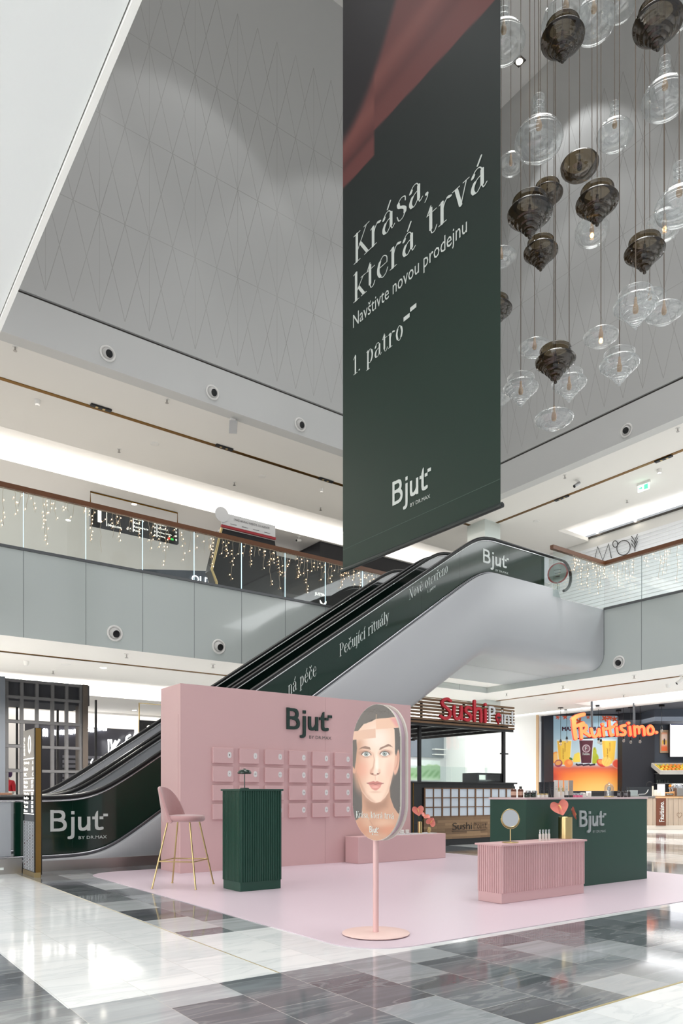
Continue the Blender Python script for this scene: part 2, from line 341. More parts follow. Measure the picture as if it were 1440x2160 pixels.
# ------------------------------------------------------------------ materials of the setting
M_WALL = mat('plaster_wall', (212, 212, 210), .8, noise=(.6, .03))
M_WHITE = mat('white_plaster', (238, 236, 232), .8)
M_CEIL = mat('ceiling_paint', (244, 241, 236), .85)
M_FASCIA = mat('back_painted_glass', (198, 205, 202), .12, coat=.5, noise=(.5, .02))
M_CLAD = mat('grey_cladding', (178, 180, 183), .45, noise=(1.5, .02))
M_BRASS = mat('dark_brass', (128, 92, 34), .35, 1)
M_GOLD = mat('brushed_gold', (204, 180, 130), .28, 1)
M_GAP = mat('dark_gap', (70, 66, 62), .8)
M_STEEL = mat('steel', (176, 172, 168), .3, 1, noise=(3, .06))
M_CHROME = mat('chrome', (225, 225, 228), .12, 1)
M_BLACK = mat('black_metal', (24, 24, 26), .45)
M_RUBBER = mat('black_rubber', (16, 16, 18), .3)
M_NAVY = mat('navy_wall', (52, 56, 66), .7)
M_SLATE = mat('slate_wall', (84, 92, 104), .7)
M_GLASS = glass('clear_glass', (246, 250, 249), .04)
M_COVE = mat('cove_glow', (255, 255, 255), .6, emit=(255, 250, 244), estr=2.4)
M_COVEW = mat('cove_glow_cool', (255, 255, 255), .6, emit=(250, 252, 255), estr=2.2)
M_LAMP = mat('lamp_disc', (255, 255, 255), .6, emit=(255, 246, 228), estr=12)
M_LETTER = mat('white_lettering', (226, 232, 228), .6)
M_DARKTXT = mat('dark_lettering', (40, 36, 34), .6)
M_GREEN = mat('green_vinyl', (14, 46, 35), .1, coat=.3)
M_PINK = mat('pink_laminate', (218, 180, 180), .5, noise=(1.2, .015))
M_DGREEN = mat('green_laminate', (28, 70, 57), .45)
M_WOOD = mat('handrail_wood', (112, 70, 42), .4, noise=(4, .25, (1, 1, 12)))

def nodes(name):
    m = bpy.data.materials.new(name); m.use_nodes = True; nt = m.node_tree
    return m, nt, nt.nodes['Principled BSDF']
def math_(nt, op, a, b=None, c=None):
    n = nt.nodes.new('ShaderNodeMath'); n.operation = op
    for i, x in enumerate((a, b, c)):
        if x is None: continue
        if isinstance(x, (int, float)): n.inputs[i].default_value = x
        else: nt.links.new(x, n.inputs[i])
    return n.outputs[0]
def floor_material():
    m, nt, b = nodes('marble_tiles'); L = nt.links.new
    tc = nt.nodes.new('ShaderNodeTexCoord'); sp = nt.nodes.new('ShaderNodeSeparateXYZ'); L(tc.outputs['Object'], sp.inputs[0])
    X, Y = sp.outputs[0], sp.outputs[1]
    # running bond: courses .40 wide along x, tiles .61 long along y
    ux = math_(nt, 'DIVIDE', math_(nt, 'SUBTRACT', X, 2.25-40), .40); col = math_(nt, 'FLOOR', ux)
    off = math_(nt, 'MULTIPLY', math_(nt, 'MODULO', col, 2.0), .5)
    uy = math_(nt, 'ADD', math_(nt, 'DIVIDE', math_(nt, 'SUBTRACT', Y, 2.15-61), .61), off); row = math_(nt, 'FLOOR', uy)
    fx = math_(nt, 'FRACT', ux); fy = math_(nt, 'FRACT', uy)
    cb = nt.nodes.new('ShaderNodeCombineXYZ'); L(col, cb.inputs[0]); L(row, cb.inputs[1])
    wn = nt.nodes.new('ShaderNodeTexWhiteNoise'); wn.noise_dimensions = '3D'; L(cb.outputs[0], wn.inputs['Vector'])
    # joints
    ex = math_(nt, 'MINIMUM', fx, math_(nt, 'SUBTRACT', 1.0, fx)); ey = math_(nt, 'MINIMUM', fy, math_(nt, 'SUBTRACT', 1.0, fy))
    jx = math_(nt, 'LESS_THAN', ex, .0045); jy = math_(nt, 'LESS_THAN', ey, .003); joint = math_(nt, 'MAXIMUM', jx, jy)
    # white zones
    def band(v, a, bb): return math_(nt, 'MULTIPLY', math_(nt, 'GREATER_THAN', v, a), math_(nt, 'LESS_THAN', v, bb))
    z1 = math_(nt, 'MULTIPLY', band(X, 1.04, 2.26), band(Y, 3.66, 60)); z2 = math_(nt, 'MULTIPLY', band(X, 1.04, 40), band(Y, 3.66, 4.96))
    z3 = math_(nt, 'MULTIPLY', band(X, -40, 60), band(Y, -40, 2.15)); z4 = math_(nt, 'MULTIPLY', band(X, 10.6, 12.2), band(Y, -40, 60))
    z5 = math_(nt, 'MULTIPLY', band(X, 14.6, 16.4), band(Y, -40, 60)); z6 = math_(nt, 'MULTIPLY', band(X, 6.9, 40), band(Y, 3.0, 3.66))
    z7 = math_(nt, 'MULTIPLY', band(X, 2.2, 5.0), band(Y, 10.35, 10.9)); z8 = math_(nt, 'MAXIMUM', band(X, 18.4, 30), band(X, -40, .3))  # unseen floor on the near side is white to bounce light onto the soffit
    white = z1
    for z in (z2, z3, z4, z5, z7, z8): white = math_(nt, 'MAXIMUM', white, z)
    # veins, running across each tile in its own direction
    off3 = nt.nodes.new('ShaderNodeVectorMath'); off3.operation = 'SCALE'; L(wn.outputs['Color'], off3.inputs[0]); off3.inputs['Scale'].default_value = 30
    ad = nt.nodes.new('ShaderNodeVectorMath'); ad.operation = 'ADD'; L(tc.outputs['Object'], ad.inputs[0]); L(off3.outputs[0], ad.inputs[1])
    mp = nt.nodes.new('ShaderNodeMapping'); mp.inputs['Rotation'].default_value = (0, 0, .9); mp.inputs['Scale'].default_value = (.9, 5.5, 1); L(ad.outputs[0], mp.inputs[0])
    n1 = nt.nodes.new('ShaderNodeTexNoise'); n1.inputs['Scale'].default_value = 1.3; n1.inputs['Detail'].default_value = 8; n1.inputs['Distortion'].default_value = .8; L(mp.outputs[0], n1.inputs['Vector'])
    n2 = nt.nodes.new('ShaderNodeTexNoise'); n2.inputs['Scale'].default_value = 60; n2.inputs['Detail'].default_value = 3; L(tc.outputs['Object'], n2.inputs['Vector'])
    vein = math_(nt, 'ABSOLUTE', math_(nt, 'SUBTRACT', n1.outputs['Fac'], .5))
    vr = nt.nodes.new('ShaderNodeMapRange'); L(vein, vr.inputs['Value']); vr.inputs['From Max'].default_value = .035; vr.inputs['To Min'].default_value = 1; vr.inputs['To Max'].default_value = 0
    def ramp(src, stops):
        r = nt.nodes.new('ShaderNodeValToRGB'); L(src, r.inputs[0]); e = r.color_ramp.elements
        while len(e) < len(stops): e.new(.5)
        for k, (p, c) in enumerate(stops): e[k].position = p; e[k].color = lin(c)+(1,)
        return r.outputs[0]
    def mixc(f, a, c, mode='MIX'):
        x = nt.nodes.new('ShaderNodeMix'); x.data_type = 'RGBA'; x.blend_type = mode
        if isinstance(f, (int, float)): x.inputs[0].default_value = f
        else: L(f, x.inputs[0])
        for s, q in ((6, a), (7, c)):
            if isinstance(q, tuple): x.inputs[s].default_value = lin(q)+(1,)
            else: L(q, x.inputs[s])
        return x.outputs[2]
    g = ramp(wn.outputs['Value'], [(0, (80, 81, 86)), (.25, (108, 112, 116)), (.6, (132, 137, 140)), (.85, (158, 162, 165)), (1, (196, 199, 200))])
    g = mixc(.55, g, ramp(n1.outputs['Fac'], [(.3, (70, 72, 74)), (.5, (128, 130, 132)), (.7, (200, 203, 204))]), 'SOFT_LIGHT')
    g = mixc(math_(nt, 'MULTIPLY', vr.outputs[0], .22), g, (190, 192, 192))
    wv = ramp(wn.outputs['Value'], [(0, (206, 211, 212)), (.5, (224, 227, 227)), (1, (234, 235, 234))])
    wv = mixc(.5, wv, ramp(n1.outputs['Fac'], [(.3, (205, 210, 212)), (.48, (228, 231, 231)), (.75, (238, 239, 238))]))
    wv = mixc(math_(nt, 'MULTIPLY', vr.outputs[0], .3), wv, (176, 184, 188))
    c = mixc(white, g, wv); jc = mixc(white, (176, 176, 172), (206, 206, 202)); c = mixc(joint, c, jc)
    L(c, b.inputs['Base Color']); b.inputs['Roughness'].default_value = .07; b.inputs['Specular IOR Level'].default_value = .45
    bp = nt.nodes.new('ShaderNodeBump'); bp.inputs['Strength'].default_value = .04; bp.inputs['Distance'].default_value = .01
    n3 = nt.nodes.new('ShaderNodeTexNoise'); n3.inputs['Scale'].default_value = 2.2; L(tc.outputs['Object'], n3.inputs['Vector'])
    L(n3.outputs['Fac'], bp.inputs['Height']); L(bp.outputs[0], b.inputs['Normal'])
    return m
def lattice_material(axis):
    """white panels with fine diamond joints: courses 1.92 high, joints every half metre"""
    m, nt, b = nodes('diamond_joint_panels'); L = nt.links.new
    tc = nt.nodes.new('ShaderNodeTexCoord'); sp = nt.nodes.new('ShaderNodeSeparateXYZ'); L(tc.outputs['Object'], sp.inputs[0])
    A = math_(nt, 'MULTIPLY', math_(nt, 'SUBTRACT', sp.outputs[axis], 3.6-40 if axis == 0 else .35-40), 2.0)      # half metres
    Z = math_(nt, 'DIVIDE', math_(nt, 'SUBTRACT', sp.outputs[2], 10.37), 1.92)
    def line(v, w):
        f = math_(nt, 'FRACT', v); e = math_(nt, 'MINIMUM', f, math_(nt, 'SUBTRACT', 1.0, f)); return math_(nt, 'LESS_THAN', e, w)
    def tri(per, ph):
        a = math_(nt, 'ADD', A, ph); return a
    d1 = line(math_(nt, 'ADD', A, Z), .013); d2 = line(math_(nt, 'SUBTRACT', A, Z), .013)
    v = line(math_(nt, 'MULTIPLY', A, .5), .004); h = line(Z, .0035)
    # the diamonds end in points below the first and above the fourth course
    lo = math_(nt, 'GREATER_THAN', Z, 0.0); hi = math_(nt, 'LESS_THAN', Z, 4.0); hh = math_(nt, 'MULTIPLY', math_(nt, 'GREATER_THAN', Z, .5), math_(nt, 'LESS_THAN', Z, 3.5))
    k = math_(nt, 'MULTIPLY', math_(nt, 'MAXIMUM', math_(nt, 'MAXIMUM', d1, d2), v), math_(nt, 'MULTIPLY', lo, hi))
    k = math_(nt, 'MAXIMUM', k, math_(nt, 'MULTIPLY', h, hh))
    nz = nt.nodes.new('ShaderNodeTexNoise'); nz.inputs['Scale'].default_value = .9; L(tc.outputs['Object'], nz.inputs['Vector'])
    fade = nt.nodes.new('ShaderNodeMapRange'); L(nz.outputs['Fac'], fade.inputs['Value']); fade.inputs['From Min'].default_value = .3; fade.inputs['From Max'].default_value = .7
    fade.inputs['To Min'].default_value = .22; fade.inputs['To Max'].default_value = .5
    x = nt.nodes.new('ShaderNodeMix'); x.data_type = 'RGBA'; L(math_(nt, 'MULTIPLY', k, fade.outputs[0]), x.inputs[0])
    x.inputs[6].default_value = lin((198, 198, 196))+(1,); x.inputs[7].default_value = lin((120, 116, 110))+(1,)
    L(x.outputs[2], b.inputs['Base Color']); b.inputs['Roughness'].default_value = .75
    return m

# ------------------------------------------------------------------ the mall's shell
VL, UR = 14.1, 15.5          # planes of the two gallery edges
struct('floor', MB().box((-12, -10, -.3), (32, 32, 0)), floor_material())
# atrium walls above the galleries, with a shadow gap, its shade painted dark, over a plain band
struct('wall_left', MB().box((.96, VL, 10.22), (UR+.3, VL+.3, 20)), lattice_material(0))
struct('wall_right', MB().box((UR, -6, 10.22), (UR+.3, VL, 20)), lattice_material(1))
struct('trim_1', MB().box((-9, VL+.05, 10.12), (UR+.05, VL+.3, 10.22)).box((UR+.05, -6, 10.12), (UR+.3, VL+.05, 10.22)), M_GAP)
struct('wall_left_band', MB().box((-9, VL, 9.34), (UR+.3, VL+.3, 10.16)), M_WALL)
struct('wall_right_band', MB().box((UR, -6, 9.34), (UR+.3, VL, 10.16)), M_WALL)
struct('ceiling', MB().box((.5, -6, 20), (UR+.3, VL+.3, 20.3)), M_WHITE)
struct('wall_near_upper', MB().box((.66, -6, 9.34), (.96, VL, 20)), M_WHITE)
# gallery ceilings with light coves
def gallery_ceiling(name, z, vc0, vc1, uc0, uc1, vend, rise=.46, e=.3):
    g = MB(); T = .12
    g.box((-9, VL+e, z), (uc1, vc0, z+T)); g.box((UR+e, -6, z), (uc0, VL+e, z+T))
    g.box((-9, vc1, z), (27, vend, z+rise+T)); g.box((-9, vc0-.02, z+rise), (uc1, vc1+.02, z+rise+T)); g.box((uc0-.02, -6, z+rise), (uc1, vc0, z+rise+T))
    g.box((-9, vc0-.06, z+T), (uc0, vc0, z+rise)); g.box((uc0-.06, -6, z+T), (uc0, vc0, z+rise))
    struct(name, g, M_CEIL)
gallery_ceiling('ceiling_gallery_upper', 9.34, 17.77, 19.5, 19.1, 20.7, 27)
gallery_ceiling('ceiling_gallery_ground', 3.9, 18.1, 21.3, 19.5, 20.7, 30, .4, .004)
for n, z, v, u in (('upper', 9.34, 19.5, 20.7), ('ground', 3.9, 21.3, 20.7)):  # cove walls glow in their material in place of hidden light strips
    o = MB().box((-9, v-.03, z+.01), (20.6, v-.005, z+.44 if n == 'upper' else z+.38)).build('cove_light', M_COVE)
    tag(o, f'long white light cove in the {n} left gallery ceiling', 'light')
    o = MB().box((u-.03, -6, z+.2 if n == 'upper' else z-.02), (u-.005, 17.6, z+.45 if n == 'upper' else z+.38)).build('cove_light', M_COVEW)
    tag(o, f'long white light cove above the shops of the {n} right gallery', 'light')
# brass slots in the ceilings
for n, z, in (('upper', 9.34), ('ground', 3.9)):
    o = MB().box((-9, 15.66, z-.012), (17.05, 15.76, z+.02)).box((16.98, -6, z-.012), (17.08, 15.7, z+.02)).build('ceiling_slot', M_BRASS)
    tag(o, f'thin brass light track slot running round the {n} gallery ceiling', 'light track')
# slab edges clad in back-painted glass, one joint per glass panel
g = MB().box((-9, VL, 3.9), (UR, VL+.003, 5.5)).box((-9, VL+.003, 4.03), (UR, VL+.3, 5.5)).box((UR, -6, 3.9), (UR+.003, VL+.003, 5.5)).box((UR+.003, -6, 4.03), (UR+.3, VL+.3, 5.5))
struct('wall_slab_edge', g, M_FASCIA)
struct('floor_upper', MB().box((UR+.4, -6, 4.35), (27, 30, 5.45)).box((-9, VL+.4, 4.35), (UR+.4, 30, 5.45)), mat('upper_floor', (222, 220, 214), .3))
JL = [3.22+1.12*k-1.12*3 for k in range(14)]; JR = [9.38-1.12*k for k in range(14)]
g = MB()
for u in JL: g.box((u-.004, VL-.003, 3.9), (u+.004, VL+.01, 5.5))
for v in JR: g.box((UR-.003, v-.004, 3.9), (UR+.01, v+.004, 5.5))
g.box((UR-.01, 10.35, 4.4), (UR+.01, 10.37, 5.5))
struct('trim_2', g, mat('joint_grey', (120, 126, 126), .6))
struct('trim_3', MB().box((-9, VL-.025, 5.48), (UR, VL+.03, 5.53)).box((UR-.025, -6, 5.48), (UR+.03, 10.35, 5.53)), mat('rail_shoe', (112, 114, 116), .4, .6))
# the gallery overhead on the near side: its soffit fills the upper left
struct('ceiling_near_gallery', MB().box((-9, -6, 3.9), (.94, 13.9, 5.5)), mat('near_soffit', (226, 227, 226), .7))
struct('trim_4', MB().box((.945, -6, 3.885), (.972, 13.9, 5.5)), M_WHITE)
# far walls
struct('wall_far_left', MB().box((-9, 30, 0), (27, 30.2, 4.4)).box((-9, 27, 5.45), (27, 27.2, 10)), M_WHITE)
struct('wall_far_right', MB().box((20.7, 16.5, 0), (20.9, 27, 4.3)).box((20.7, -6, 3.8), (20.95, 16.5, 4.35)), mat('bright_wall', (244, 244, 242), .7))
struct('wall_near_left', MB().box((-9, -6, 0), (-8.8, 30, 3.9)), M_WHITE)
struct('trim_6', MB().box((.5, 2.135, -.001), (9, 2.15, .0015)).box((2.243, 3.66, -.001), (2.25, 10.2, .0012)), mat('brass_strip', (196, 180, 130), .35, .8))
# column at the inner corner
g = MB().box((16.5, 15.08, 0), (17.19, 15.8, 9.34))
struct('column', g, mat('column_glass', (204, 212, 208), .15, coat=.5))
# ------------------------------------------------------------------ balustrades of the upper gallery
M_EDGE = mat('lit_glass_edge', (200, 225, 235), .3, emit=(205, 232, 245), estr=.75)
t = thing('glass_balustrade', 'long frameless glass balustrade with brown wooden handrail on the left gallery', 'balustrade', (6, VL+.02, 5.53))
for i in range(13):
    MB().box((JL[i]+.006, VL, 5.5), (JL[i+1]-.006, VL+.018, 6.56)).build('glass_panel', M_GLASS, t)
    if i: MB().box((JL[i]-.005, VL-.002, 5.53), (JL[i]+.005, VL+.02, 6.54)).build('glass_joint', M_EDGE, t)
MB().box((-3, VL-.03, 6.55), (13.4, VL+.055, 6.64)).build('handrail', M_WOOD, t)
t = thing('glass_balustrade', 'glass balustrade with brown handrail turning the corner of the right gallery', 'balustrade', (UR, 8, 5.53))
MB().box((13.55, 10.33, 5.5), (UR-.01, 10.348, 6.56)).build('glass_panel', M_GLASS, t)
vs_ = [10.35] + JR[:9]
for i in range(len(vs_)-1):
    MB().box((UR, vs_[i+1]+.006, 5.5), (UR+.018, vs_[i]-.006, 6.56)).build('glass_panel', M_GLASS, t)
    if i: MB().box((UR-.002, vs_[i]-.003, 5.53), (UR+.02, vs_[i]+.003, 6.54)).build('glass_joint', mat('clear_edge', (150, 160, 162), .3), t)
MB().add([(13.5,10.30,6.55),(15.45,10.30,6.55),(15.45,1.0,6.55),(15.56,1.0,6.55),(15.56,10.39,6.55),(13.5,10.39,6.55),(13.5,10.30,6.64),(15.45,10.30,6.64),(15.45,1.0,6.64),(15.56,1.0,6.64),(15.56,10.39,6.64),(13.5,10.39,6.64)],
 [(5,4,3,2,1,0),(6,7,8,9,10,11),(0,1,7,6),(1,2,8,7),(2,3,9,8),(3,4,10,9),(4,5,11,10),(5,0,6,11)]).build('handrail', M_WOOD, t)

# icicle lights: wires and warm bulbs hanging from the handrails
M_WIRE = mat('icicle_wire', (196, 184, 160), .6); M_BULB = mat('icicle_bulb', (255, 220, 170), .5, emit=(255, 206, 150), estr=7)
bulb_me = None
def icicles(label, a, b, nrm, zt, nst):
    """one net of hanging light strings between a and b (plan points)"""
    global bulb_me
    a, b, nrm = Vector(a), Vector(b), Vector(nrm); L = (b-a).length
    t = thing('icicle_lights', label, 'string lights', (a+b)/2 + Vector((0, 0, zt)), 0, 'icicle light nets hanging on the upper balustrades')
    wire = MB(); spots = []
    wire.tube([a+(b-a)*(k/10)+nrm*.03+UP*(zt-.02*math.sin(PI*((k*3) % 10)/10)) for k in range(11)], .004, 3, False)
    for s in range(nst):
        f = (s+random.random()*.8)/nst; ln = random.choice((.18, .3, .45, .55, .75))*random.uniform(.8, 1.15); p = a+(b-a)*f+nrm*.03; pts = []
        n = max(3, int(ln/.07)); dx = 0
        for k in range(n+1):
            dx += random.uniform(-.022, .022); pts.append(p + (b-a).normalized()*dx + UP*(zt-ln*k/n))
            if k and random.random() < .5: spots.append(pts[-1] + (b-a).normalized()*random.choice((-.025, .025)))
        wire.tube(pts, .0035, 3, False)
        for q in spots[-n:]: pass
    wire.build('wire', M_WIRE, t)
    for q in spots[:99]:
        if bulb_me is None:
            o = MB().lathe((0, 0, 0), [(.002, -.012), (.007, -.004), (.007, .006), (.002, .013)], 6).build('bulb', M_BULB); bulb_me = o.data
        else: o = bpy.data.objects.new('bulb', bulb_me); COL.objects.link(o)
        o.parent = t; o.location = q - t.location
desc = ['in the first bay at the left edge of the picture', 'in the second bay left of the hanging directory', 'behind the figure one of the hanging directory', 'across the right half of the hanging directory', 'left of the gold edged information kiosk',
        'in front of the black information kiosk', 'in front of the dark shop right of the information kiosk', 'above the white writing at the dark shop', 'beside the hanging banner and the escalator']
for k, d in enumerate(desc):
    u0, u1 = JL[3+k-1]+.03, JL[3+k]-.03
    icicles('warm icicle light net '+d, (u0, VL, 0), (u1, VL, 0), (0, -1, 0), 6.54, 10 if k < 5 else 12)
icicles('pale icicle light net on the short glass beside the escalator top', (14.2, 10.33, 0), (15.45, 10.33, 0), (0, -1, 0), 6.54, 13)
icicles('pale icicle light net at the inner corner of the right balustrade', (UR, 10.3, 0), (UR, 9.42, 0), (-1, 0, 0), 6.54, 9)
icicles('pale icicle light net at the right edge of the picture', (UR, 9.33, 0), (UR, 8.3, 0), (-1, 0, 0), 6.54, 9)

# ------------------------------------------------------------------ escalators
def sp_(x): return math.log(1+math.exp(max(-50, min(50, x))))
K_ = 8.7
def soft(lo, hi, l):
    a = lo + sp_(K_*(l-lo))/K_; return hi - sp_(K_*(hi-a))/K_ if a > lo+.5 else a
def zh(u): return soft(1.0, 6.46, 2.8+.682*(u-5.99))
def zb(u): return soft(.19, 5.735, 2.79+.70*(u-7.18))
def zt(u):
    l = 2.68+.66*(u-9.45); l = max(l, 0.0); return 4.05 - sp_(12*(4.05-l))/12 if l > 3 else l
def us(a, b, n): return [a+(b-a)*k/n for k in range(n+1)]
def panel(u0, u1, v, t, f0, f1, name, m, parent):
    g = MB(); U = us(u0, u1, max(2, int((u1-u0)/.12))); n = len(U)
    vs = [(u, v, f0(u)) for u in U]+[(u, v, f1(u)) for u in U]+[(u, v+t, f0(u)) for u in U]+[(u, v+t, f1(u)) for u in U]
    fs = []
    for i in range(n-1):
        fs += [(i, i+1, n+i+1, n+i), (2*n+i+1, 2*n+i, 3*n+i, 3*n+i+1), (n+i, n+i+1, 3*n+i+1, 3*n+i), (i+1, i, 2*n+i, 2*n+i+1)]
    fs += [(0, n, 3*n, 2*n), (n-1, 3*n-1, 4*n-1, 2*n-1)]
    return g.add(vs, fs).build(name, m, parent)
M_INNER = mat('inner_balustrade', (158, 160, 164), .35)
M_BLKG = mat('green_black_glass', (10, 22, 19), .1, coat=.5)
def escalator(v0, v1, label, near):
    t = thing('escalator', label, 'escalator', (6.5, v0, 0), 0, None)
    cuts = [2.27, 3.05, 4.4, 5.7, 7.05, 8.4, 9.7, 10.75, 12.25, 13.44]
    top = lambda u: zh(u)-.045
    for side, v in enumerate((v0, v1)):
        panel(1.2, 2.24, v, .012, lambda u: .19, top, 'end_panel', mat('pale_glass', (172, 176, 182), .2), t)
        for k in range(len(cuts)-1):
            m = M_GREEN if side == 0 and near else (M_INNER if side == 1 and cuts[k] < 4.5 else M_BLKG)
            if side == 0 and not near: m = M_INNER if cuts[k] < 4.5 else M_BLKG
            panel(cuts[k]+.0012, cuts[k+1]-.0012, v, .012, zb, top, 'balustrade_panel', m, t)
            if not near or side: pass
        panel(13.45, 14.0, v, .012, zb, top, 'end_glass', M_GLASS, t)
        # handrail with its newel loops
        U = us(1.2, 14.05, 130); pts = [(u, v+.006, zh(u)) for u in U]
        c, r = 14.05, .36
        pts += [(c+r*math.sin(PI*k/12), v+.006, 6.46-r+r*math.cos(PI*k/12)) for k in range(1, 12)]
        pts = [(1.2-.36*math.sin(PI*k/10), v+.006, .64-.36*math.cos(PI*k/10)) for k in range(1, 10)] + pts
        MB().tube(pts, .034, 8).build('handrail', M_RUBBER, t)
        MB().tube([(u, v-.006, zh(u)-.05) for u in U], .011, 6).build('handrail_guide', M_CHROME, t)
        MB().tube([(u, v-.02, zb(u)-.005) for u in us(2.0, 13.8, 110)], .03, 8).build('glass_shoe', mat('shoe_steel', (120, 120, 124), .22, 1), t)
        MB().tube([(u, v-.055, zb(u)-.06) for u in us(2.0, 11.3, 90)], .022, 6).build('lower_trim', M_CHROME, t)
    # steps
    g = MB(); n = 34; ue0, ue1 = 3.6, 11.0
    for k in range(n):
        a = ue0+(ue1-ue0)*k/n; b = ue0+(ue1-ue0)*(k+1)/n; z = zb((a+b)/2)-.12; g.box((a, v0+.12, z-.2), (b+.02, v1-.1, z))
    g.box((1.2, v0+.12, .05), (ue0, v1-.1, .16)); g.box((ue1, v0+.12, 5.4), (13.8, v1-.1, 5.52))
    g.build('step_band', M_STEEL, t)
    return t
e1 = escalator(10.5, 11.7, 'nearer escalator with green vinyl side panels and white slogans rising behind the pink wall', True)
e2 = escalator(12.05, 13.25, 'farther escalator running parallel behind the first one', False)
def cladding(va, vb, parent, rounded):
    g = MB(); U = us(.9, 15.48, 150); rows = []
    for u in U:
        tp = (zb(u)-.03) if u < 13.75 else 5.5; b = zt(u) if u > 5.2 else 0.0
        if u < 2.3: tp = .17
        b = min(b, tp-.02); R = min(.36, max(.0, (tp-b)*.3)) if (rounded and u > 5.2) else 0
        row = [(u, va+.02, tp), (u, va, tp-.015)]
        for k in range(7): a = PI/2*k/6; row.append((u, va+R-R*math.cos(a), b+R-R*math.sin(a)))
        row += [(u, vb, b), (u, vb, tp)]
        rows.append(row)
    m = len(rows[0]); vs = [p for r in rows for p in r]; g.smooth = True
    g.add(vs, [(i*m+k, (i+1)*m+k, (i+1)*m+(k+1) % m, i*m+(k+1) % m) for i in range(len(rows)-1) for k in range(m)])
    g.smooth = False; g.add(rows[0], [tuple(range(m))]); g.add(rows[-1], [tuple(range(m))[::-1]])
    o = g.build('truss_cladding', M_CLAD, parent); return o
cladding(10.35, 11.86, e1, True); cladding(11.88, 13.45, e2, False)
for e, a, b in ((e1, 10.33, 11.84), (e2, 11.87, 13.45)):
    MB().box((2.35, a, 0), (7.5, b, .14)).box((-1.0, a-.05, 0), (2.33, b, .2)).build('plinth', M_STEEL, e)
MB().box((1.95, 10.262, .06), (2.1, 10.278, .09)).build('maker_plate', M_LETTER, e1)
g = MB(); XU = (1, 0, 0)
logo(g, (2.745, 10.498, .53), XU, UP, .80, .30, .002); g.build('lettering', M_LETTER, e1)
sl = math.atan(.70); XS = Vector((math.cos(sl), 0, math.sin(sl)))
g = MB(); YS = UP
serif(g, 'Pečující rituály', (7.70, 10.497, 3.50), XS, YS, 1.42, .22); serif(g, 'Nově otevřeno', (9.36, 10.497, 4.78), XS, YS, 1.28, .2)
serif(g, 'ná péče', (6.62, 10.497, 2.72), XS, YS, .72, .24)
text(g, '1. patro', Vector((9.85, 10.497, 4.98)), XS, YS, .26, .08)
logo(g, (11.43, 10.497, 5.90), XU, UP, .80, .29, .002); g.build('lettering', M_LETTER, e1)
# upper landing and its soffit
struct('floor_upper_landing', MB().box((11.9, 10.72, 4.06), (UR, VL, 4.3)).box((13.75, 10.36, 5.2), (UR, VL, 5.48)), M_CEIL)
# ------------------------------------------------------------------ printed pictures (painted per point on their own flat sheet)
def ss(a, b, x): t = np.clip((x-a)/(b-a), 0, 1); return t*t*(3-2*t)
def ell(X, Y, cx, cy, rx, ry, soft=.15, rot=0):
    c, s = math.cos(rot), math.sin(rot); dx, dy = X-cx, Y-cy
    d = np.sqrt(((dx*c+dy*s)/rx)**2 + ((-dx*s+dy*c)/ry)**2); return 1-ss(1-soft, 1+soft, d)
class Paint:
    def __init__(s, X, Y, base): s.X, s.Y = X, Y; s.C = np.ones(X.shape+(3,))*np.array(base, float)
    def mix(s, m, c): s.C = s.C*(1-m[..., None]) + np.array(c, float)*m[..., None]; return s
    def e(s, cx, cy, rx, ry, c, a=1, soft=.15, rot=0): return s.mix(ell(s.X, s.Y, cx, cy, rx, ry, soft, rot)*a, c)
    def poly(s, pts, c, a=1, soft=3):
        """filled polygon with soft edges"""
        X, Y = s.X, s.Y; ins = np.zeros(X.shape, bool); D = np.full(X.shape, 1e9); n = len(pts)
        for i in range(n):
            (x0, y0), (x1, y1) = pts[i], pts[(i+1) % n]
            if y0 != y1:
                cond = ((y0 > Y) != (y1 > Y)) & (X < (x1-x0)*(Y-y0)/(y1-y0)+x0); ins ^= cond
            L2 = (x1-x0)**2+(y1-y0)**2; t = np.clip(((X-x0)*(x1-x0)+(Y-y0)*(y1-y0))/max(L2, 1e-9), 0, 1)
            D = np.minimum(D, np.hypot(X-x0-t*(x1-x0), Y-y0-t*(y1-y0)))
        return s.mix(ss(-soft, soft, np.where(ins, D, -D))*a, c)
    def curve(s, pts, w, c, a=1, soft=2):
        P = catmull(pts); D = np.full(s.X.shape, 1e9); W = np.zeros(s.X.shape)
        for i, ((x0, y0), (x1, y1)) in enumerate(zip(P[:-1], P[1:])):
            L2 = (x1-x0)**2+(y1-y0)**2; t = np.clip(((s.X-x0)*(x1-x0)+(s.Y-y0)*(y1-y0))/max(L2, 1e-9), 0, 1)
            ww = w if not isinstance(w, tuple) else w[0]+(w[1]-w[0])*i/max(1, len(P)-2)
            D = np.minimum(D, np.hypot(s.X-x0-t*(x1-x0), s.Y-y0-t*(y1-y0)) - ww)
        return s.mix((1-ss(-soft, soft, D))*a, c)
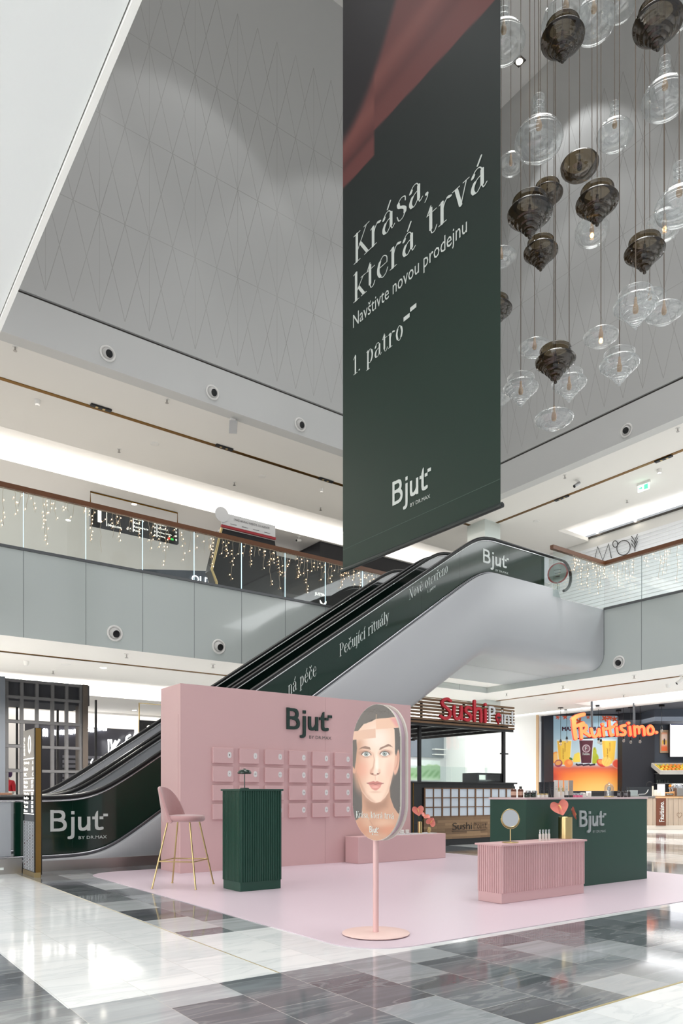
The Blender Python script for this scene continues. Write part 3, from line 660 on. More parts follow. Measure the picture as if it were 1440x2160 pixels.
def sheet(name, P, O, X, Y, W, H, nu, nv, m, parent, keep=None, frame=None):
    """flat printed sheet: P paints an array of (column, row) positions, 0..1 across and 0..1 from the top"""
    i, j = np.meshgrid(np.arange(nu+1)/nu, np.arange(nv+1)/nv)
    C = P(i, j); C = np.clip(C/255, 0, 1); C = np.where(C <= .04045, C/12.92, ((C+.055)/1.055)**2.4)
    O, X, Y = Vector(O), Vector(X).normalized(), Vector(Y).normalized(); off = wloc(parent) if parent is not None else Vector((0, 0, 0))
    pos = np.array(O-off)[None, None] + i[..., None]*np.array(X)*W - j[..., None]*np.array(Y)*H
    q = lambda a, b: b*(nu+1)+a
    fs = [(q(a, b), q(a, b+1), q(a+1, b+1), q(a+1, b)) for b in range(nv) for a in range(nu) if keep is None or keep((a+.5)/nu, (b+.5)/nv)]
    me = bpy.data.meshes.new(name); me.from_pydata([tuple(p) for p in pos.reshape(-1, 3)], [], fs)
    at = me.color_attributes.new('print', 'FLOAT_COLOR', 'POINT')
    at.data.foreach_set('color', np.concatenate([C.reshape(-1, 3), np.ones((C.shape[0]*C.shape[1], 1))], 1).ravel().astype(np.float32))
    me.materials.append(m); o = bpy.data.objects.new(name, me); COL.objects.link(o)
    if parent is not None: o.parent = parent
    return o
def paint_face(s, t):
    vq_ = vl-W_*s; dq = CS*sx_+SN*vq_; X = (720+(SN*sx_-CS*vq_)/dq*FPX-730)*6.964; Y = (1675-(ztop-H_*t-EYE)/dq*FPX-1480)*6.964   # printed so that it reads upright on the board
    p = Paint(X, Y, (66, 62, 62))
    # neck and shoulders
    p.poly([(232,1300),(640,1280),(650,1420),(700,1560),(760,1650),(830,1700),(830,2100),(60,2100),(100,1790),(160,1745),(225,1690),(236,1560)], (188, 138, 112), 1, 6)
    p.poly([(240,1330),(420,1500),(520,1480),(630,1330),(600,1560),(430,1640),(300,1600)], (142, 98, 78), .75, 55)
    p.e(300,1820,60,110,(206,160,132),.6,.7).e(560,1800,130,60,(212,166,138),.7,.8).e(420,1900,160,50,(176,112,86),.6,.8)
    p.e(640,1900,120,70,(196,120,90),.6,.8).e(200,1900,110,120,(176,110,84),.6,.8); p.curve([(350,1760),(400,1850),(430,1900)],5,(150,98,76),.5,14)
    # ears
    p.e(118,960,36,110,(206,156,132),1,.15).e(738,900,44,190,(214,160,138),1,.12,.1); p.curve([(762,760),(758,900),(720,1010)],7,(176,112,96),.6,8)
    # hair band left of the face and right
    # face
    face = [(150,560),(152,760),(150,960),(164,1080),(186,1210),(228,1330),(300,1425),(370,1480),(432,1502),(505,1485),(570,1425),(622,1350),(650,1240),(688,1080),(716,860),(722,620),(712,420),(640,330),(470,245),(380,300),(260,340),(176,440)]
    p.poly(face, (232, 196, 174), 1, 6)
    p.mix(ss(360,140,X)*ss(500,620,Y)*ss(1500,1250,Y)*ell(X,Y,432,900,330,640,.2), (196,146,120))
    p.e(470,560,150,160,(246,226,214),.8,.8).e(560,920,110,150,(246,216,198),.7,.8).e(430,1400,120,70,(240,206,186),.6,.8)
    p.e(240,1010,90,130,(226,150,128),.55,.8).e(640,1010,60,130,(228,168,146),.45,.8)
    p.poly([(165,1080),(230,1330),(320,1440),(432,1500),(300,1360),(210,1200)], (170,122,98), .55, 30).poly([(690,1080),(640,1290),(520,1480),(590,1340),(660,1120)], (200,150,124), .5, 25)
    # hair
    p.poly([(40,0),(840,0),(840,245),(640,250),(445,268),(380,276),(300,330),(230,350),(176,440),(100,448),(40,500)], (92, 87, 84), 1, 8)
    p.curve([(445,205),(442,260)],5,(190,152,132),.8,8); p.poly([(60,560),(150,570),(160,700),(140,900),(125,1000),(60,900)], (84,78,74), 1, 8)
    p.poly([(714,400),(840,390),(840,600),(770,690),(735,810),(722,780)], (78,73,72), 1, 6)
    for k in range(9): p.curve([(140+k*60,150+((k*37) % 60)),(240+k*50,110+((k*53) % 70)),(360+k*45,130+((k*29) % 60))],3,(66,62,60),.35,6)
    p.poly([(60,452),(100,450),(432,405),(436,545),(100,574),(60,574)], (220,178,154), 1, 2); p.poly([(436,268),(840,228),(840,392),(440,420)], (228,184,158), 1, 2)
    p.poly([(650,262),(840,228),(840,392),(730,380)], (214,138,138), .8, 30)
    # eyes
    for sx, cx, cy, ro in ((1,296,786,.06),(-1,566,780,-.05)):
        p.e(cx,cy-2,84,50,(206,150,126),.7,.6,ro).e(cx-sx*42,cy-18,56,32,(150,104,88),.6,.8,ro)
        p.poly([(cx-66,cy+2),(cx-44,cy-24),(cx,cy-37),(cx+40,cy-24),(cx+66,cy+6),(cx+34,cy+30),(cx-10,cy+36),(cx-44,cy+22)], (228,222,216), 1, 3)
        p.e(cx,cy-2,31,31,(86,98,98),1,.12).e(cx,cy-2,24,24,(150,164,160),1,.3).e(cx,cy-2,12,12,(24,22,24),1,.2).e(cx+9,cy-12,6,6,(255,255,255),1,.4)
        p.curve([(cx-70,cy+4),(cx-44,cy-26),(cx,cy-40),(cx+42,cy-26),(cx+72,cy+10)],5,(44,34,32),.95,4)
        p.curve([(cx-64,cy-18),(cx-34,cy-50),(cx+6,cy-60),(cx+52,cy-46),(cx+76,cy-14)],3,(158,108,90),.8,5)
        p.curve([(cx-50,cy+28),(cx,cy+40),(cx+46,cy+28)],2.5,(150,104,92),.7,4)
        for k in range(6): p.curve([(cx-30+k*13,cy+38),(cx-34+k*14,cy+56)],1.5,(110,74,64),.5,3)
    # brows
    p.poly([(186,716),(222,684),(280,664),(350,684),(362,720),(300,708),(240,700)], (128,94,80), .9, 6)
    p.poly([(484,722),(500,690),(560,664),(618,634),(650,648),(686,684),(630,668),(560,690),(510,718)], (128,94,80), .9, 6)
    # nose
    p.poly([(392,760),(410,860),(396,960),(356,1030),(352,1075),(410,1090),(405,1000),(424,870)], (190,136,112), .75, 12)
    p.e(452,940,24,150,(252,232,220),.8,.8).e(432,1045,46,36,(244,208,190),.8,.7).e(368,1040,22,38,(206,150,128),.6,.6).e(488,1038,20,34,(214,164,142),.6,.6)
    p.curve([(356,1062),(380,1082),(425,1092),(470,1082),(494,1058)],6,(160,98,80),.8,6); p.e(386,1074,16,8,(92,50,42),.9,.5).e(466,1072,15,8,(92,50,42),.9,.5)
    p.curve([(430,1105),(430,1160)],6,(212,158,136),.6,10)
    # mouth
    p.poly([(302,1208),(360,1190),(402,1180),(428,1190),(456,1180),(500,1196),(552,1212),(500,1232),(430,1238),(360,1230)], (182,104,98), 1, 4)
    p.poly([(330,1222),(380,1228),(430,1236),(480,1230),(524,1222),(500,1276),(450,1316),(420,1318),(374,1290)], (206,130,120), 1, 5)
    p.curve([(304,1210),(360,1224),(400,1218),(432,1228),(470,1218),(510,1222),(550,1212)],4,(112,54,52),.9,4); p.e(430,1268,50,14,(236,172,160),.7,.8); p.e(430,1340,70,14,(198,148,126),.5,.8)
    # pale wash for the board's glossy reflection, mixed into the print
    p.C = np.clip(p.C*.95+np.array((214,208,206))*.10, 0, 255)
    return p.C
# ------------------------------------------------------------------ kiosk: carpet, wall
def rounded(x0, y0, x1, y1, r, n=10):
    o = []
    for cx, cy, a in ((x1-r[1], y0+r[1], -PI/2), (x1-r[2], y1-r[2], 0), (x0+r[3], y1-r[3], PI/2), (x0+r[0], y0+r[0], PI)):
        rr = r[[(x1-r[1], y0+r[1]), (x1-r[2], y1-r[2]), (x0+r[3], y1-r[3]), (x0+r[0], y0+r[0])].index((cx, cy))] if False else None
    cor = [((x1, y0), (-1, 1), r[1], -PI/2), ((x1, y1), (-1, -1), r[2], 0), ((x0, y1), (1, -1), r[3], PI/2), ((x0, y0), (1, 1), r[0], PI)]
    for (cx, cy), (sx, sy), q, a in cor:
        for k in range(n+1): b = a+PI/2*k/n; o.append((cx+sx*q+q*math.cos(b), cy+sy*q+q*math.sin(b)))
    return o
o = MB().prism(rounded(2.97, 3.74, 9.18, 9.72, (.42, .5, .5, .42)), .0005, .006).build('stand_carpet', mat('lilac_vinyl', (217, 200, 210), .32, noise=(.7, .02)))
tag(o, 'pale lilac pink vinyl mat with rounded corners under the whole stand', 'floor mat')
t = thing('display_wall', 'tall pink freestanding wall with numbered doors and dark green raised lettering', 'display wall', (6.0, 9.27, 0))
g = MB().box((3.98, 8.95, .0), (6.30, 9.6, 2.5)).box((6.303, 8.95, .0), (8.02, 9.6, 2.5)); g.build('body', M_PINK, t)
g = MB().box((3.977, 9.02, .08), (3.982, 9.53, 2.1)); g.build('side_door', M_PINK, t)
g = MB(); logo(g, (5.613, 8.95, 1.985), (1, 0, 0), UP, .80, .31, .028); g.build('lettering', mat('green_letters', (26, 52, 46), .5), t)
M_TAGW = mat('tag_white', (232, 230, 228), .5)
fu = [4.435+.405*k for k in range(8)]
for r in range(4):
    for c in range(8):
        u = fu[c]; z1 = 1.675-.255*r; z0 = z1-.21
        q = MB().box((u, 8.915, z0), (u+.31, 8.95, z1)).build('numbered_door', M_PINK, t); bevel(q, .004, 1)
        g = MB(); pts = [(u+.245+x, z0+.112+y) for x, y in rounded(-.028, -.042, .028, .042, (.028,)*4, 6)]
        g.plate([(x, 8.9149, z) for x, z in pts], (0, -1, 0), .003); g.cur = 1
        n = str(r*8+c+1); w_ = .012*len(n); text(g, n, (u+.245-w_/2, 8.9115, z0+.102), (1, 0, 0), UP, w_, .02, .001)
        g.build('number_tag', [M_TAGW, M_DARKTXT], q)
# low pink bench along the wall
t = thing('display_plinth', 'low pink box against the pink wall carrying trays and gold vases', 'display plinth', (7.55, 8.75, 0))
o = MB().box((6.65, 8.585, 0), (8.46, 8.91, .40)).build('body', M_PINK, t); bevel(o, .006)
# green podium
def ribbed(name, x0, y0, x1, y1, h, ph, pitch, m, mt, label, cat, top=.02, over=.012, topmat=None):
    t = thing(name, label, cat, ((x0+x1)/2, (y0+y1)/2, 0))
    o = MB().box((x0+.01, y0+.01, 0), (x1-.01, y1-.01, ph)).build('plinth', m, t); bevel(o, .003, 1)
    g = MB(); g.box((x0+.008, y0+.008, ph), (x1-.008, y1-.008, h-top))
    def ribs(a, b, fix, ax, sgn):
        n = round((b-a)/pitch)
        for k in range(n):
            c = a+(b-a)*(k+.5)/n; w_ = (b-a)/n*.34
            prof = [(-w_, 0), (-w_*.75, .009), (w_*.75, .009), (w_, 0)]
            if ax == 0: g.plate([(c+p, fix-sgn*.0+sgn*q, ph) for p, q in (prof if sgn < 0 else prof[::-1])], (0, 0, 1), h-top-ph)
            else: g.plate([(fix+sgn*q, c+p, ph) for p, q in (prof[::-1] if sgn < 0 else prof)], (0, 0, 1), h-top-ph)
    ribs(x0+.008, x1-.008, y0+.008, 0, -1); ribs(x0+.008, x1-.008, y1-.008, 0, 1); ribs(y0+.008, y1-.008, x0+.008, 1, -1); ribs(y0+.008, y1-.008, x1-.008, 1, 1)
    g.build('ribbed_body', m, t)
    o = MB().box((x0-over, y0-over, h-top), (x1+over, y1+over, h)).build('top', topmat or m, t); bevel(o, .003, 2)
    return t
ribbed('podium', 3.735, 6.88, 4.262, 7.29, 1.10, .10, .028, M_DGREEN, None, 'tall dark green ribbed podium with a small lamp on top', 'podium')
p = pv(515.5, 1665, 7.06); t = thing('table_lamp', 'small dark green mushroom lamp standing on the green podium', 'lamp', (p.x, 7.06, 1.10))
x, y, z = p.x, 7.06, 1.10; MG = mat('green_enamel', (20, 44, 34), .15, coat=.5)
MB().lathe((x, y, z), [(.05, 0), (.052, .006), (.046, .012), (.008, .014)], 24).build('base', MG, t)
MB().tube([(x, y, z+.01), (x, y, z+.18)], .006, 8).build('pole', MG, t)
MB().lathe((x, y, z), [(.0705, .165), (.078, .17), (.076, .185), (.062, .203), (.04, .213), (.012, .216), (.012, .224), (.0, .226)], 32, cap=False).lathe((x, y, z), [(.0, .172), (.05, .17), (.0705, .165)], 32, cap=False).build('shade', MG, t)
# pink ribbed display with mirror, bottles and vase
ribbed('display_counter', 5.315, 4.645, 6.62, 4.965, .565, .10, .0268, M_PINK, None, 'low pink ribbed counter in front of the green counter', 'display counter', .018, .014)
t = thing('service_counter', 'long dark green counter with raised grey lettering and cosmetics on top', 'counter', (7.24, 5.25, 0))
o = MB().box((6.10, 5.0, 0), (8.385, 5.50, .985)).build('body', M_DGREEN, t); bevel(o, .003, 1)
MB().box((6.09, 4.99, .985), (8.395, 5.51, 1.005)).build('top', mat('counter_top_pink', (222, 200, 200), .35), t)
g = MB(); logo(g, (7.005, 5.0, .675), (1, 0, 0), UP, .50, .185, .016); g.build('lettering', mat('grey_letters', (176, 184, 184), .5), t)
# ------------------------------------------------------------------ round-ended sign on its pole
t = thing('floor_sign', 'round-ended double poster sign with a woman portrait on a pink pole and disc foot', 'sign', (3.43, 4.205, 0))
sx_, vr, W_, H_ = 3.385, 3.885, .555, 1.005; ztop = 1.705; vl = vr+W_; vc = (vl+vr)/2
def stadium(cv, z0, z1, r, n=20):
    o = [(cv+r*math.cos(PI*k/n), z1-r+r*math.sin(PI*k/n)) for k in range(n+1)]
    return o + [(cv-r*math.cos(PI*k/n), z0+r-r*math.sin(PI*k/n)) for k in range(n+1)]
S1 = stadium(vc, ztop-H_, ztop, W_/2)
M_SIGNW = mat('sign_edge', (226, 218, 208), .4)
MB().plate([(sx_, a, b) for a, b in S1], (1, 0, 0), .012).build('front_board', M_SIGNW, t)
MB().plate([(sx_+.062, a, b) for a, b in S1], (1, 0, 0), .012).build('back_board', M_SIGNW, t)
S2 = stadium(vc, ztop-H_+.02, ztop-.02, W_/2-.02)
MB().plate([(sx_+.012, a, b) for a, b in S2], (1, 0, 0), .05).build('core', mat('sign_core', (206, 180, 192), .6), t)
def inst(s, q):
    x = (s-.5)*W_; y = (q-.5)*H_; r = W_/2-.003; yy = max(0, abs(y)-(H_/2-W_/2)); return x*x+yy*yy < r*r
prt = sheet('portrait_poster', paint_face, (sx_-.0015, vl, ztop), (0, -1, 0), UP, W_, H_, 210, 380, paintmat('poster_print', .25, .35), t, inst)
g = MB(); YM = (0, -1, 0)
zz = lambda y: ztop-H_*(y-70)/1970
vv = lambda x: vl-W_*(x-100)/697
ka, kb = pu(750.3, 1726, sx_-.002), pu(831, 1729.5, sx_-.002); serif(g, 'Krása, která trvá', ka, YM, UP, ka.y-kb.y, .047, .001)
ka, kb = pu(779, 1757.5, sx_-.002), pu(798.5, 1757.5, sx_-.002); logo(g, ka, YM, UP, ka.y-kb.y, .047, .001); g.build('lettering', M_LETTER, prt)
M_PINKM = mat('pink_metal', (232, 190, 188), .4)
MB().tube([(3.43, 4.215, .01), (3.43, 4.215, .74)], .0215, 20).build('pole', M_PINKM, t)
MB().lathe((3.43, 4.215, .006), [(.25, 0), (.252, .004), (.25, .008), (.03, .011)], 48).build('base', mat('blush_metal', (236, 204, 196), .45), t)
# ------------------------------------------------------------------ bar stool
t = thing('bar_stool', 'pink velvet bar stool with curved back and slim gold legs', 'bar stool', (3.44, 7.65, 0), -PI/4-.06)
M_VEL = mat('pink_velvet', (186, 142, 142), .75, sheen=.6, bump=(30, .1)); LOC = dict(local=True)
for sx in (-1, 1):
    for sy in (-1, 1):
        MB().tube([(sx*.255, sy*.255, .012), (sx*.13, sy*.13, .74)], .0095, 10).lathe((sx*.256, sy*.256, .006), [(.014, 0), (.013, .008), (.008, .012)], 12).build('leg', M_GOLD, t, local=True)
a = .206; MB().tube([(-a, -a, .30), (a, -a, .30), (a, a, .30), (-a, a, .30), (-a, -a, .30)], .007, 8).build('footrest', M_GOLD, t, local=True)
g = MB(); g.smooth = True
def seat_pt(i, j):
    th = 2*PI*i; rows = [(.12, .735), (.9, .735), (1.0, .748), (1.03, .77), (1.0, .795), (.9, .806), (.5, .812), (.0, .812)]
    k = j*7; a0 = int(min(6, k)); f = k-a0; r = rows[a0][0]*(1-f)+rows[a0+1][0]*f; z = rows[a0][1]*(1-f)+rows[a0+1][1]*f
    c, s = math.cos(th), math.sin(th); rr = .212*(abs(c)**2.6+abs(s)**2.6)**(-1/2.6); return (r*rr*c+.01, r*rr*s, z)
g.grid(seat_pt, 40, 14); g.build('seat', M_VEL, t, local=True)
g = MB()
def back_pt(off):
    def f(i, j):
        ph = (i-.5)*2; A = ph*1.35; H0 = .73; top = 1.115-.34*abs(ph)**2.6; z = H0+(top-H0)*j
        R = .222+off+.035*j*(1-abs(ph)); bulge = -.018*math.sin(PI*min(1, j*1.1))*(1-abs(ph)) if off < 0 else 0
        return (-(R)*math.cos(A)*.95-.035*j-bulge*.5, R*math.sin(A)*.98, z)
    return f
fo, fi = back_pt(.016), back_pt(-.016)
g.grid(fo, 30, 12); g.grid(lambda i, j: fi(1-i, j), 30, 12)
rim = [(Vector(fo(i/30, 1))+Vector(fi(i/30, 1)))/2 for i in range(31)]; rim = [(Vector(fo(0, j/6))+Vector(fi(0, j/6)))/2 for j in range(6)] + rim + [(Vector(fo(1, 1-j/6))+Vector(fi(1, 1-j/6)))/2 for j in range(1, 7)]
g.tube(rim, .0165, 10); g.build('backrest', M_VEL, t, local=True)
# ------------------------------------------------------------------ flowers and vases
M_ANTH = mat('anthurium_coral', (234, 134, 118), .3, coat=.5, noise=(60, .08)); M_STEM = mat('stem_green', (78, 108, 50), .5); M_SPAD = mat('spadix', (240, 196, 120), .5)
def anthurium(c, foot, size, facing, label, tip=(0, 0, -1), cat='flower', roll=0):
    """heart-shaped waxy bloom with a spadix on a long stem standing in a vase"""
    size *= 1.25; c, foot = Vector(c), Vector(foot); n = Vector(facing).normalized(); tp = Vector(tip); tp = (tp - n*tp.dot(n)).normalized(); sd = n.cross(tp)
    t = thing('anthurium', label, cat, foot, 0, 'coral anthuriums on the stand')
    g = MB()
    def leaf(i, j, o=0):
        th = 2*PI*i; r = j
        hx = .52*(.6*math.sin(th)**3+.4*math.sin(th)); hy = -(13*math.cos(th)-3.6*math.cos(2*th)-1.8*math.cos(3*th)-.8*math.cos(4*th))/17*.55
        X = hx*r*size; Y = (hy*r-.12*(1-r))*size
        cup = .13*size*(r**2) - .10*size*(1-abs(math.sin(th/2)))*r + .012*size*math.sin(9*th)*r
        return c + sd*X + tp*Y + n*(cup+o)
    g.grid(leaf, 40, 7); g.grid(lambda i, j: leaf(1-i, j, -.0015), 40, 7); g.build('bloom', M_ANTH, t)
    b = c + n*.004 - tp*.1*size; MB().tube([b, b+n*.10*size+tp*.04*size, b+n*.16*size+tp*.2*size, b+n*.18*size+tp*.3*size], [.035*size, .04*size, .035*size, .012*size], 8).build('spadix', M_SPAD, t)
    P = [c - n*.004, c - n*.03 + (foot-c)*.25, c + (foot-c)*.6 - n*.012, foot]; MB().tube(catmull([tuple(q) for q in P]), .0032, 6).build('stem', M_STEM, t)
M_VIN = mat('vase_inside', (80, 60, 30), .5, .6)
def vase(loc, r, h, label, taper=1.0, foot=0):
    t = thing('vase', label, 'vase', loc); x, y, z = loc
    if foot: prof = [(r*.6, 0), (r*.62, h*.3), (r*.9, h*.34), (r*.86, h*.7), (r*.55, h*.96), (r*.55, h)]
    else: prof = [(r*taper, 0), (r*taper, .003), (r, h-.002), (r, h)]
    MB().lathe(loc, prof, 32, cap=False).lathe(loc, [(prof[-1][0], h), (prof[-1][0]*.93, h), (prof[-1][0]*.93, h*.5), (0, h*.5)], 32, cap=False).build('body', M_GOLD, t)
    MB().lathe(loc, [(0, .0005), (prof[0][0], .0005)], 32, cap=False).build('bottom', M_VIN, t)
    return t
q = pv(1192, 1772, 4.86); vase((q.x, 4.86, .566), .073, .232, 'large brushed gold cylinder vase on the pink ribbed counter')
vtop = Vector((q.x, 4.86, .566+.14))
anthurium(pv(1179, 1704, 4.82), vtop+Vector((-.02, 0, 0)), .152, (-.55, -.8, .25), 'large coral anthurium bloom open to the front in the big gold vase', (.3, .2, -.6))
anthurium(pv(1207, 1716, 4.84), vtop+Vector((.03, 0, 0)), .13, (.70, -.68, .22), 'slender coral anthurium seen edge-on at the right of the big gold vase', (-.15, -.1, -1))
# mirror
q = pv(1076, 1781, 4.77); mx_, my_ = q.x, 4.77; t = thing('vanity_mirror', 'round gold vanity mirror on a slim stand on the pink ribbed counter', 'mirror', (mx_, my_, .566))
MB().lathe((mx_, my_, .566), [(.078, 0), (.08, .004), (.076, .009), (.01, .011)], 36).build('base', M_GOLD, t)
MB().tube([(mx_, my_, .575), (mx_, my_, .70)], .0055, 10).build('stem', M_GOLD, t)
mc = Vector((mx_, my_, .806)); nm = Vector((-.45, -.86, .06)).normalized(); hx = Vector((nm.y, -nm.x, 0)).normalized(); hx = -hx if hx.x < 0 else hx; hz = nm.cross(hx); hz = hz if hz.z > 0 else -hz
g = MB(); ring = [mc + hx*.088*math.cos(2*PI*k/40) + hz*.088*math.sin(2*PI*k/40) for k in range(41)]; g.tube(ring, .0055, 8, False); g.build('frame', M_GOLD, t)
MB().plate([mc - nm*.004 + (hx*math.cos(2*PI*k/40) + hz*math.sin(2*PI*k/40))*.086 for k in range(40)], nm, .007).build('glass', mat('mirror_silver', (235, 238, 240), .01, 1), t)
MB().tube([mc + hx*.097*math.cos(PI+PI*k/20) + hz*.103*math.sin(PI+PI*k/20) for k in range(21)], .0035, 8).build('yoke', M_GOLD, t)
# cosmetics ---------------------------------------------------------------
M_SILVER = mat('silver_cap', (196, 198, 200), .2, 1); M_AMBER = mat('amber_glass', (92, 44, 20), .12, coat=.6); M_BLK = mat('gloss_black', (20, 20, 22), .2, coat=.4)
M_CREAM = mat('cream_plastic', (232, 228, 222), .4); M_TAUPE = mat('taupe_plastic', (172, 162, 152), .4); M_GJAR = mat('green_glass_jar', (16, 48, 34), .1, coat=.7); M_PJAR = mat('pink_glass_jar', (232, 110, 150), .1, coat=.8)
M_LAB = mat('paper_label', (206, 170, 150), .6); M_LABG = mat('grey_label', (120, 122, 126), .6)
def bottle(loc, r, h, label, body, cap, lab=None, neck=.32, capr=.55, grp=None, square=False, cat='bottle', name='bottle'):
    t = thing(name, label, cat, loc, 0, grp); x, y, z = loc; n = 4 if square else 20; hb = h*(1-neck)
    MB().lathe(loc, [(r*.96, 0), (r, .003), (r, hb*.86), (r*.8, hb*.97), (r*.42, hb*1.02), (r*.42, hb*1.08)], n).build('body', body, t)
    MB().lathe(loc, [(r*capr, hb*1.04), (r*capr, h), (r*capr*.9, h+.001)], 16).build('cap', cap, t)
    if lab: MB().lathe(loc, [(r*1.015, hb*.25), (r*1.015, hb*.7)], n, cap=False).build('label_band', lab, t)
    return t
CT = 1.006
for i, (px, d) in enumerate(((1083, 'left one beside the counter edge'), (1097.5, 'right one beside the green jars'))):
    q = pv(px, 1680, 5.33); bottle((q.x, 5.33, CT), .0305, .122, 'amber pharmacy bottle with black cap, '+d, M_AMBER, M_BLK, M_LAB, .22, .5, 'amber bottles on the green counter')
def jar(px, v, z, r, h, label, body, lid, grp, lidh=.35):
    q = pv(px, 1680, v); t = thing('cream_jar', label, 'jar', (q.x, v, z), 0, grp); loc = (q.x, v, z)
    MB().lathe(loc, [(r*.93, 0), (r, .003), (r, h*(1-lidh)), (r*.9, h*(1-lidh)+.002)], 20).build('body', body, t)
    MB().lathe(loc, [(r*1.01, h*(1-lidh)+.002), (r*1.01, h-.002), (r*.96, h)], 20).build('lid', lid, t)
jar(1111.5, 5.26, CT, .032, .056, 'dark green glass cream jar nearest the amber bottles', M_GJAR, M_BLK, 'green jars on the green counter'); jar(1124, 5.26, CT, .032, .056, 'dark green glass cream jar nearest the black tubes', M_GJAR, M_BLK, 'green jars on the green counter')
jar(1114, 5.42, CT, .03, .078, 'clear jar with silver lid behind the left green jar', mat('clear_jar', (200, 206, 200), .1), M_SILVER, 'silver lidded jars'); jar(1127, 5.42, CT, .03, .078, 'clear jar with silver lid behind the right green jar', MATS['clear_jar'], M_SILVER, 'silver lidded jars')
for i, px in enumerate((1136, 1144, 1152)):
    jar(px, 5.11, CT, .019, .044, ('leftmost', 'middle', 'rightmost')[i]+' small white jar with gold lid in front of the black tubes', M_CREAM, M_GOLD, 'gold lidded jars')
def tube_(px, v, w_, h, label, body, cap, grp, ph=.16):
    """squeeze tube standing on its cap, flat crimp at the top"""
    q = pv(px, 1680, v); t = thing('cream_tube', label, 'tube', (q.x, v, CT), 0, grp); x, y, z = q.x, v, CT; c = h*ph
    MB().lathe((x, y, z), [(w_*.46, 0), (w_*.46, c)], 20).build('cap', cap, t); c0 = Vector((x, y, z))
    g = MB()
    def P(i, j):
        th = 2*PI*i; k = j; a = w_*(.47+.03*k); b = w_*.42*(1-k)+.002; return tuple(c0 + RX*a*math.cos(th) + FW*b*math.sin(th) + UP*(c+(h-c)*j))
    g.grid(P, 20, 8); g.obox(c0+UP*(h-.004), RX, FW, UP, w_*.5, .0022, .008); g.build('body', body, t)
    lb = MB(); text(lb, 'o', c0-RX*.004-FW*(w_*.26)+UP*(h*.62), RX, UP, .008, .008, .0); lb.obox(c0-FW*(w_*.33)+UP*(h*.5), RX, FW, UP, .008, .001, .0015); lb.build('print', M_LABG, t)
M_CHARC = mat('charcoal_plastic', (34, 36, 42), .4)
for i, px in enumerate((1141, 1153, 1163)): tube_(px, 5.24 if i < 2 else 5.12, .052, .168 if i < 2 else .172, ('leftmost', 'middle', 'rightmost')[i]+' of three charcoal black cream tubes on the green counter', M_CHARC, M_BLK, 'black tubes on the green counter')
cols = [M_CREAM, mat('peach_plastic', (238, 222, 206), .4), mat('pale_plastic', (222, 220, 214), .4), M_TAUPE]
for i, px in enumerate((1172, 1182.5, 1194, 1204)): tube_(px, 5.14, .049, .19, ('cream white', 'pale peach', 'pale grey', 'taupe')[i]+' tall tube in the row of four on the green counter', cols[i], M_BLK if i > 1 else M_CREAM, 'tall tubes on the green counter', .13)
for i, px in enumerate((1178.5, 1187)):
    q = pv(px, 1680, 5.06); bottle((q.x, 5.06, CT), .0115, .108, ('left', 'right')[i]+' slim serum vial with gold cap before the tall tubes', M_CREAM, M_GOLD, None, .4, .8, 'serum vials')
for i, px in enumerate((1211.5, 1218.5, 1225)): jar(px, 5.16, CT, .02, .05 if i else .052, ('leftmost', 'middle', 'rightmost')[i]+' pink glass jar with silver lid beside the tall tubes', M_PJAR, M_SILVER, 'pink glass jars', .5)
for px, h_, d in ((1231.5, .048, 'small white carton beside the pink jars'), (1242.5, .052, 'narrow white carton standing alone on the green counter')):
    q = pv(px, 1680, 5.2); o = MB().box((q.x-.02 if h_ < .05 else q.x-.008, 5.18, CT), (q.x+.02 if h_ < .05 else q.x+.008, 5.22, CT+h_)).build('carton', M_CREAM); tag(o, d, 'box')
# cloche
q = pv(1284, 1680, 5.2); loc = (q.x, 5.2, CT); t = thing('glass_cloche', 'glass bell jar over a gilded flacon on the green counter', 'bell jar', loc)
MB().lathe(loc, [(.058, 0), (.06, .004), (.058, .012), (.05, .014)], 32).build('base', M_GOLD, t)
g = MB(); g.lathe(loc, [(.054, .012), (.054, .115), (.048, .14), (.035, .158), (.015, .168), (.0, .17)], 32, cap=False).lathe(loc, [(.003, .168), (.009, .174), (.009, .182), (.0, .187)], 12, cap=False); g.build('dome', glass('cloche_glass', (236, 238, 238), .16, .05), t)
t = thing('perfume_flacon', 'cut glass flacon with silver stopper under the bell jar', 'flacon', (q.x, 5.2, CT+.015))
MB().lathe((q.x, 5.2, CT+.015), [(.028, 0), (.03, .01), (.026, .05), (.012, .062)], 8).build('body', M_SILVER, t); MB().lathe((q.x, 5.2, CT+.015), [(.013, .062), (.02, .07), (.022, .1), (.008, .118), (.0, .122)], 8).build('stopper', M_SILVER, t)
for i, px in enumerate((1304.5, 1311.5, 1318.8, 1326)):
    v = (5.12, 5.2, 5.12, 5.2)[i]; q = pv(px, 1680, v); bottle((q.x, v, CT), .0185, .127, ('first', 'second', 'third', 'fourth')[i]+' dark dropper bottle from the left beside the glass bell jar', mat('brown_black_glass', (30, 18, 20), .12, coat=.6), M_BLK, M_LABG if i % 2 == 0 else None, .42, .34, 'dark dropper bottles')
for i, px in enumerate((1138.5, 1144.8, 1151.1, 1157.4)):
    q = pv(px, 1774, 4.79); bottle((q.x, 4.79, .566), .0125, .112, ('leftmost', 'second', 'third', 'rightmost')[i]+' small white bottle with silver cap on the pink ribbed counter', M_CREAM, M_SILVER, None, .35, .8, 'white bottles on the pink counter')
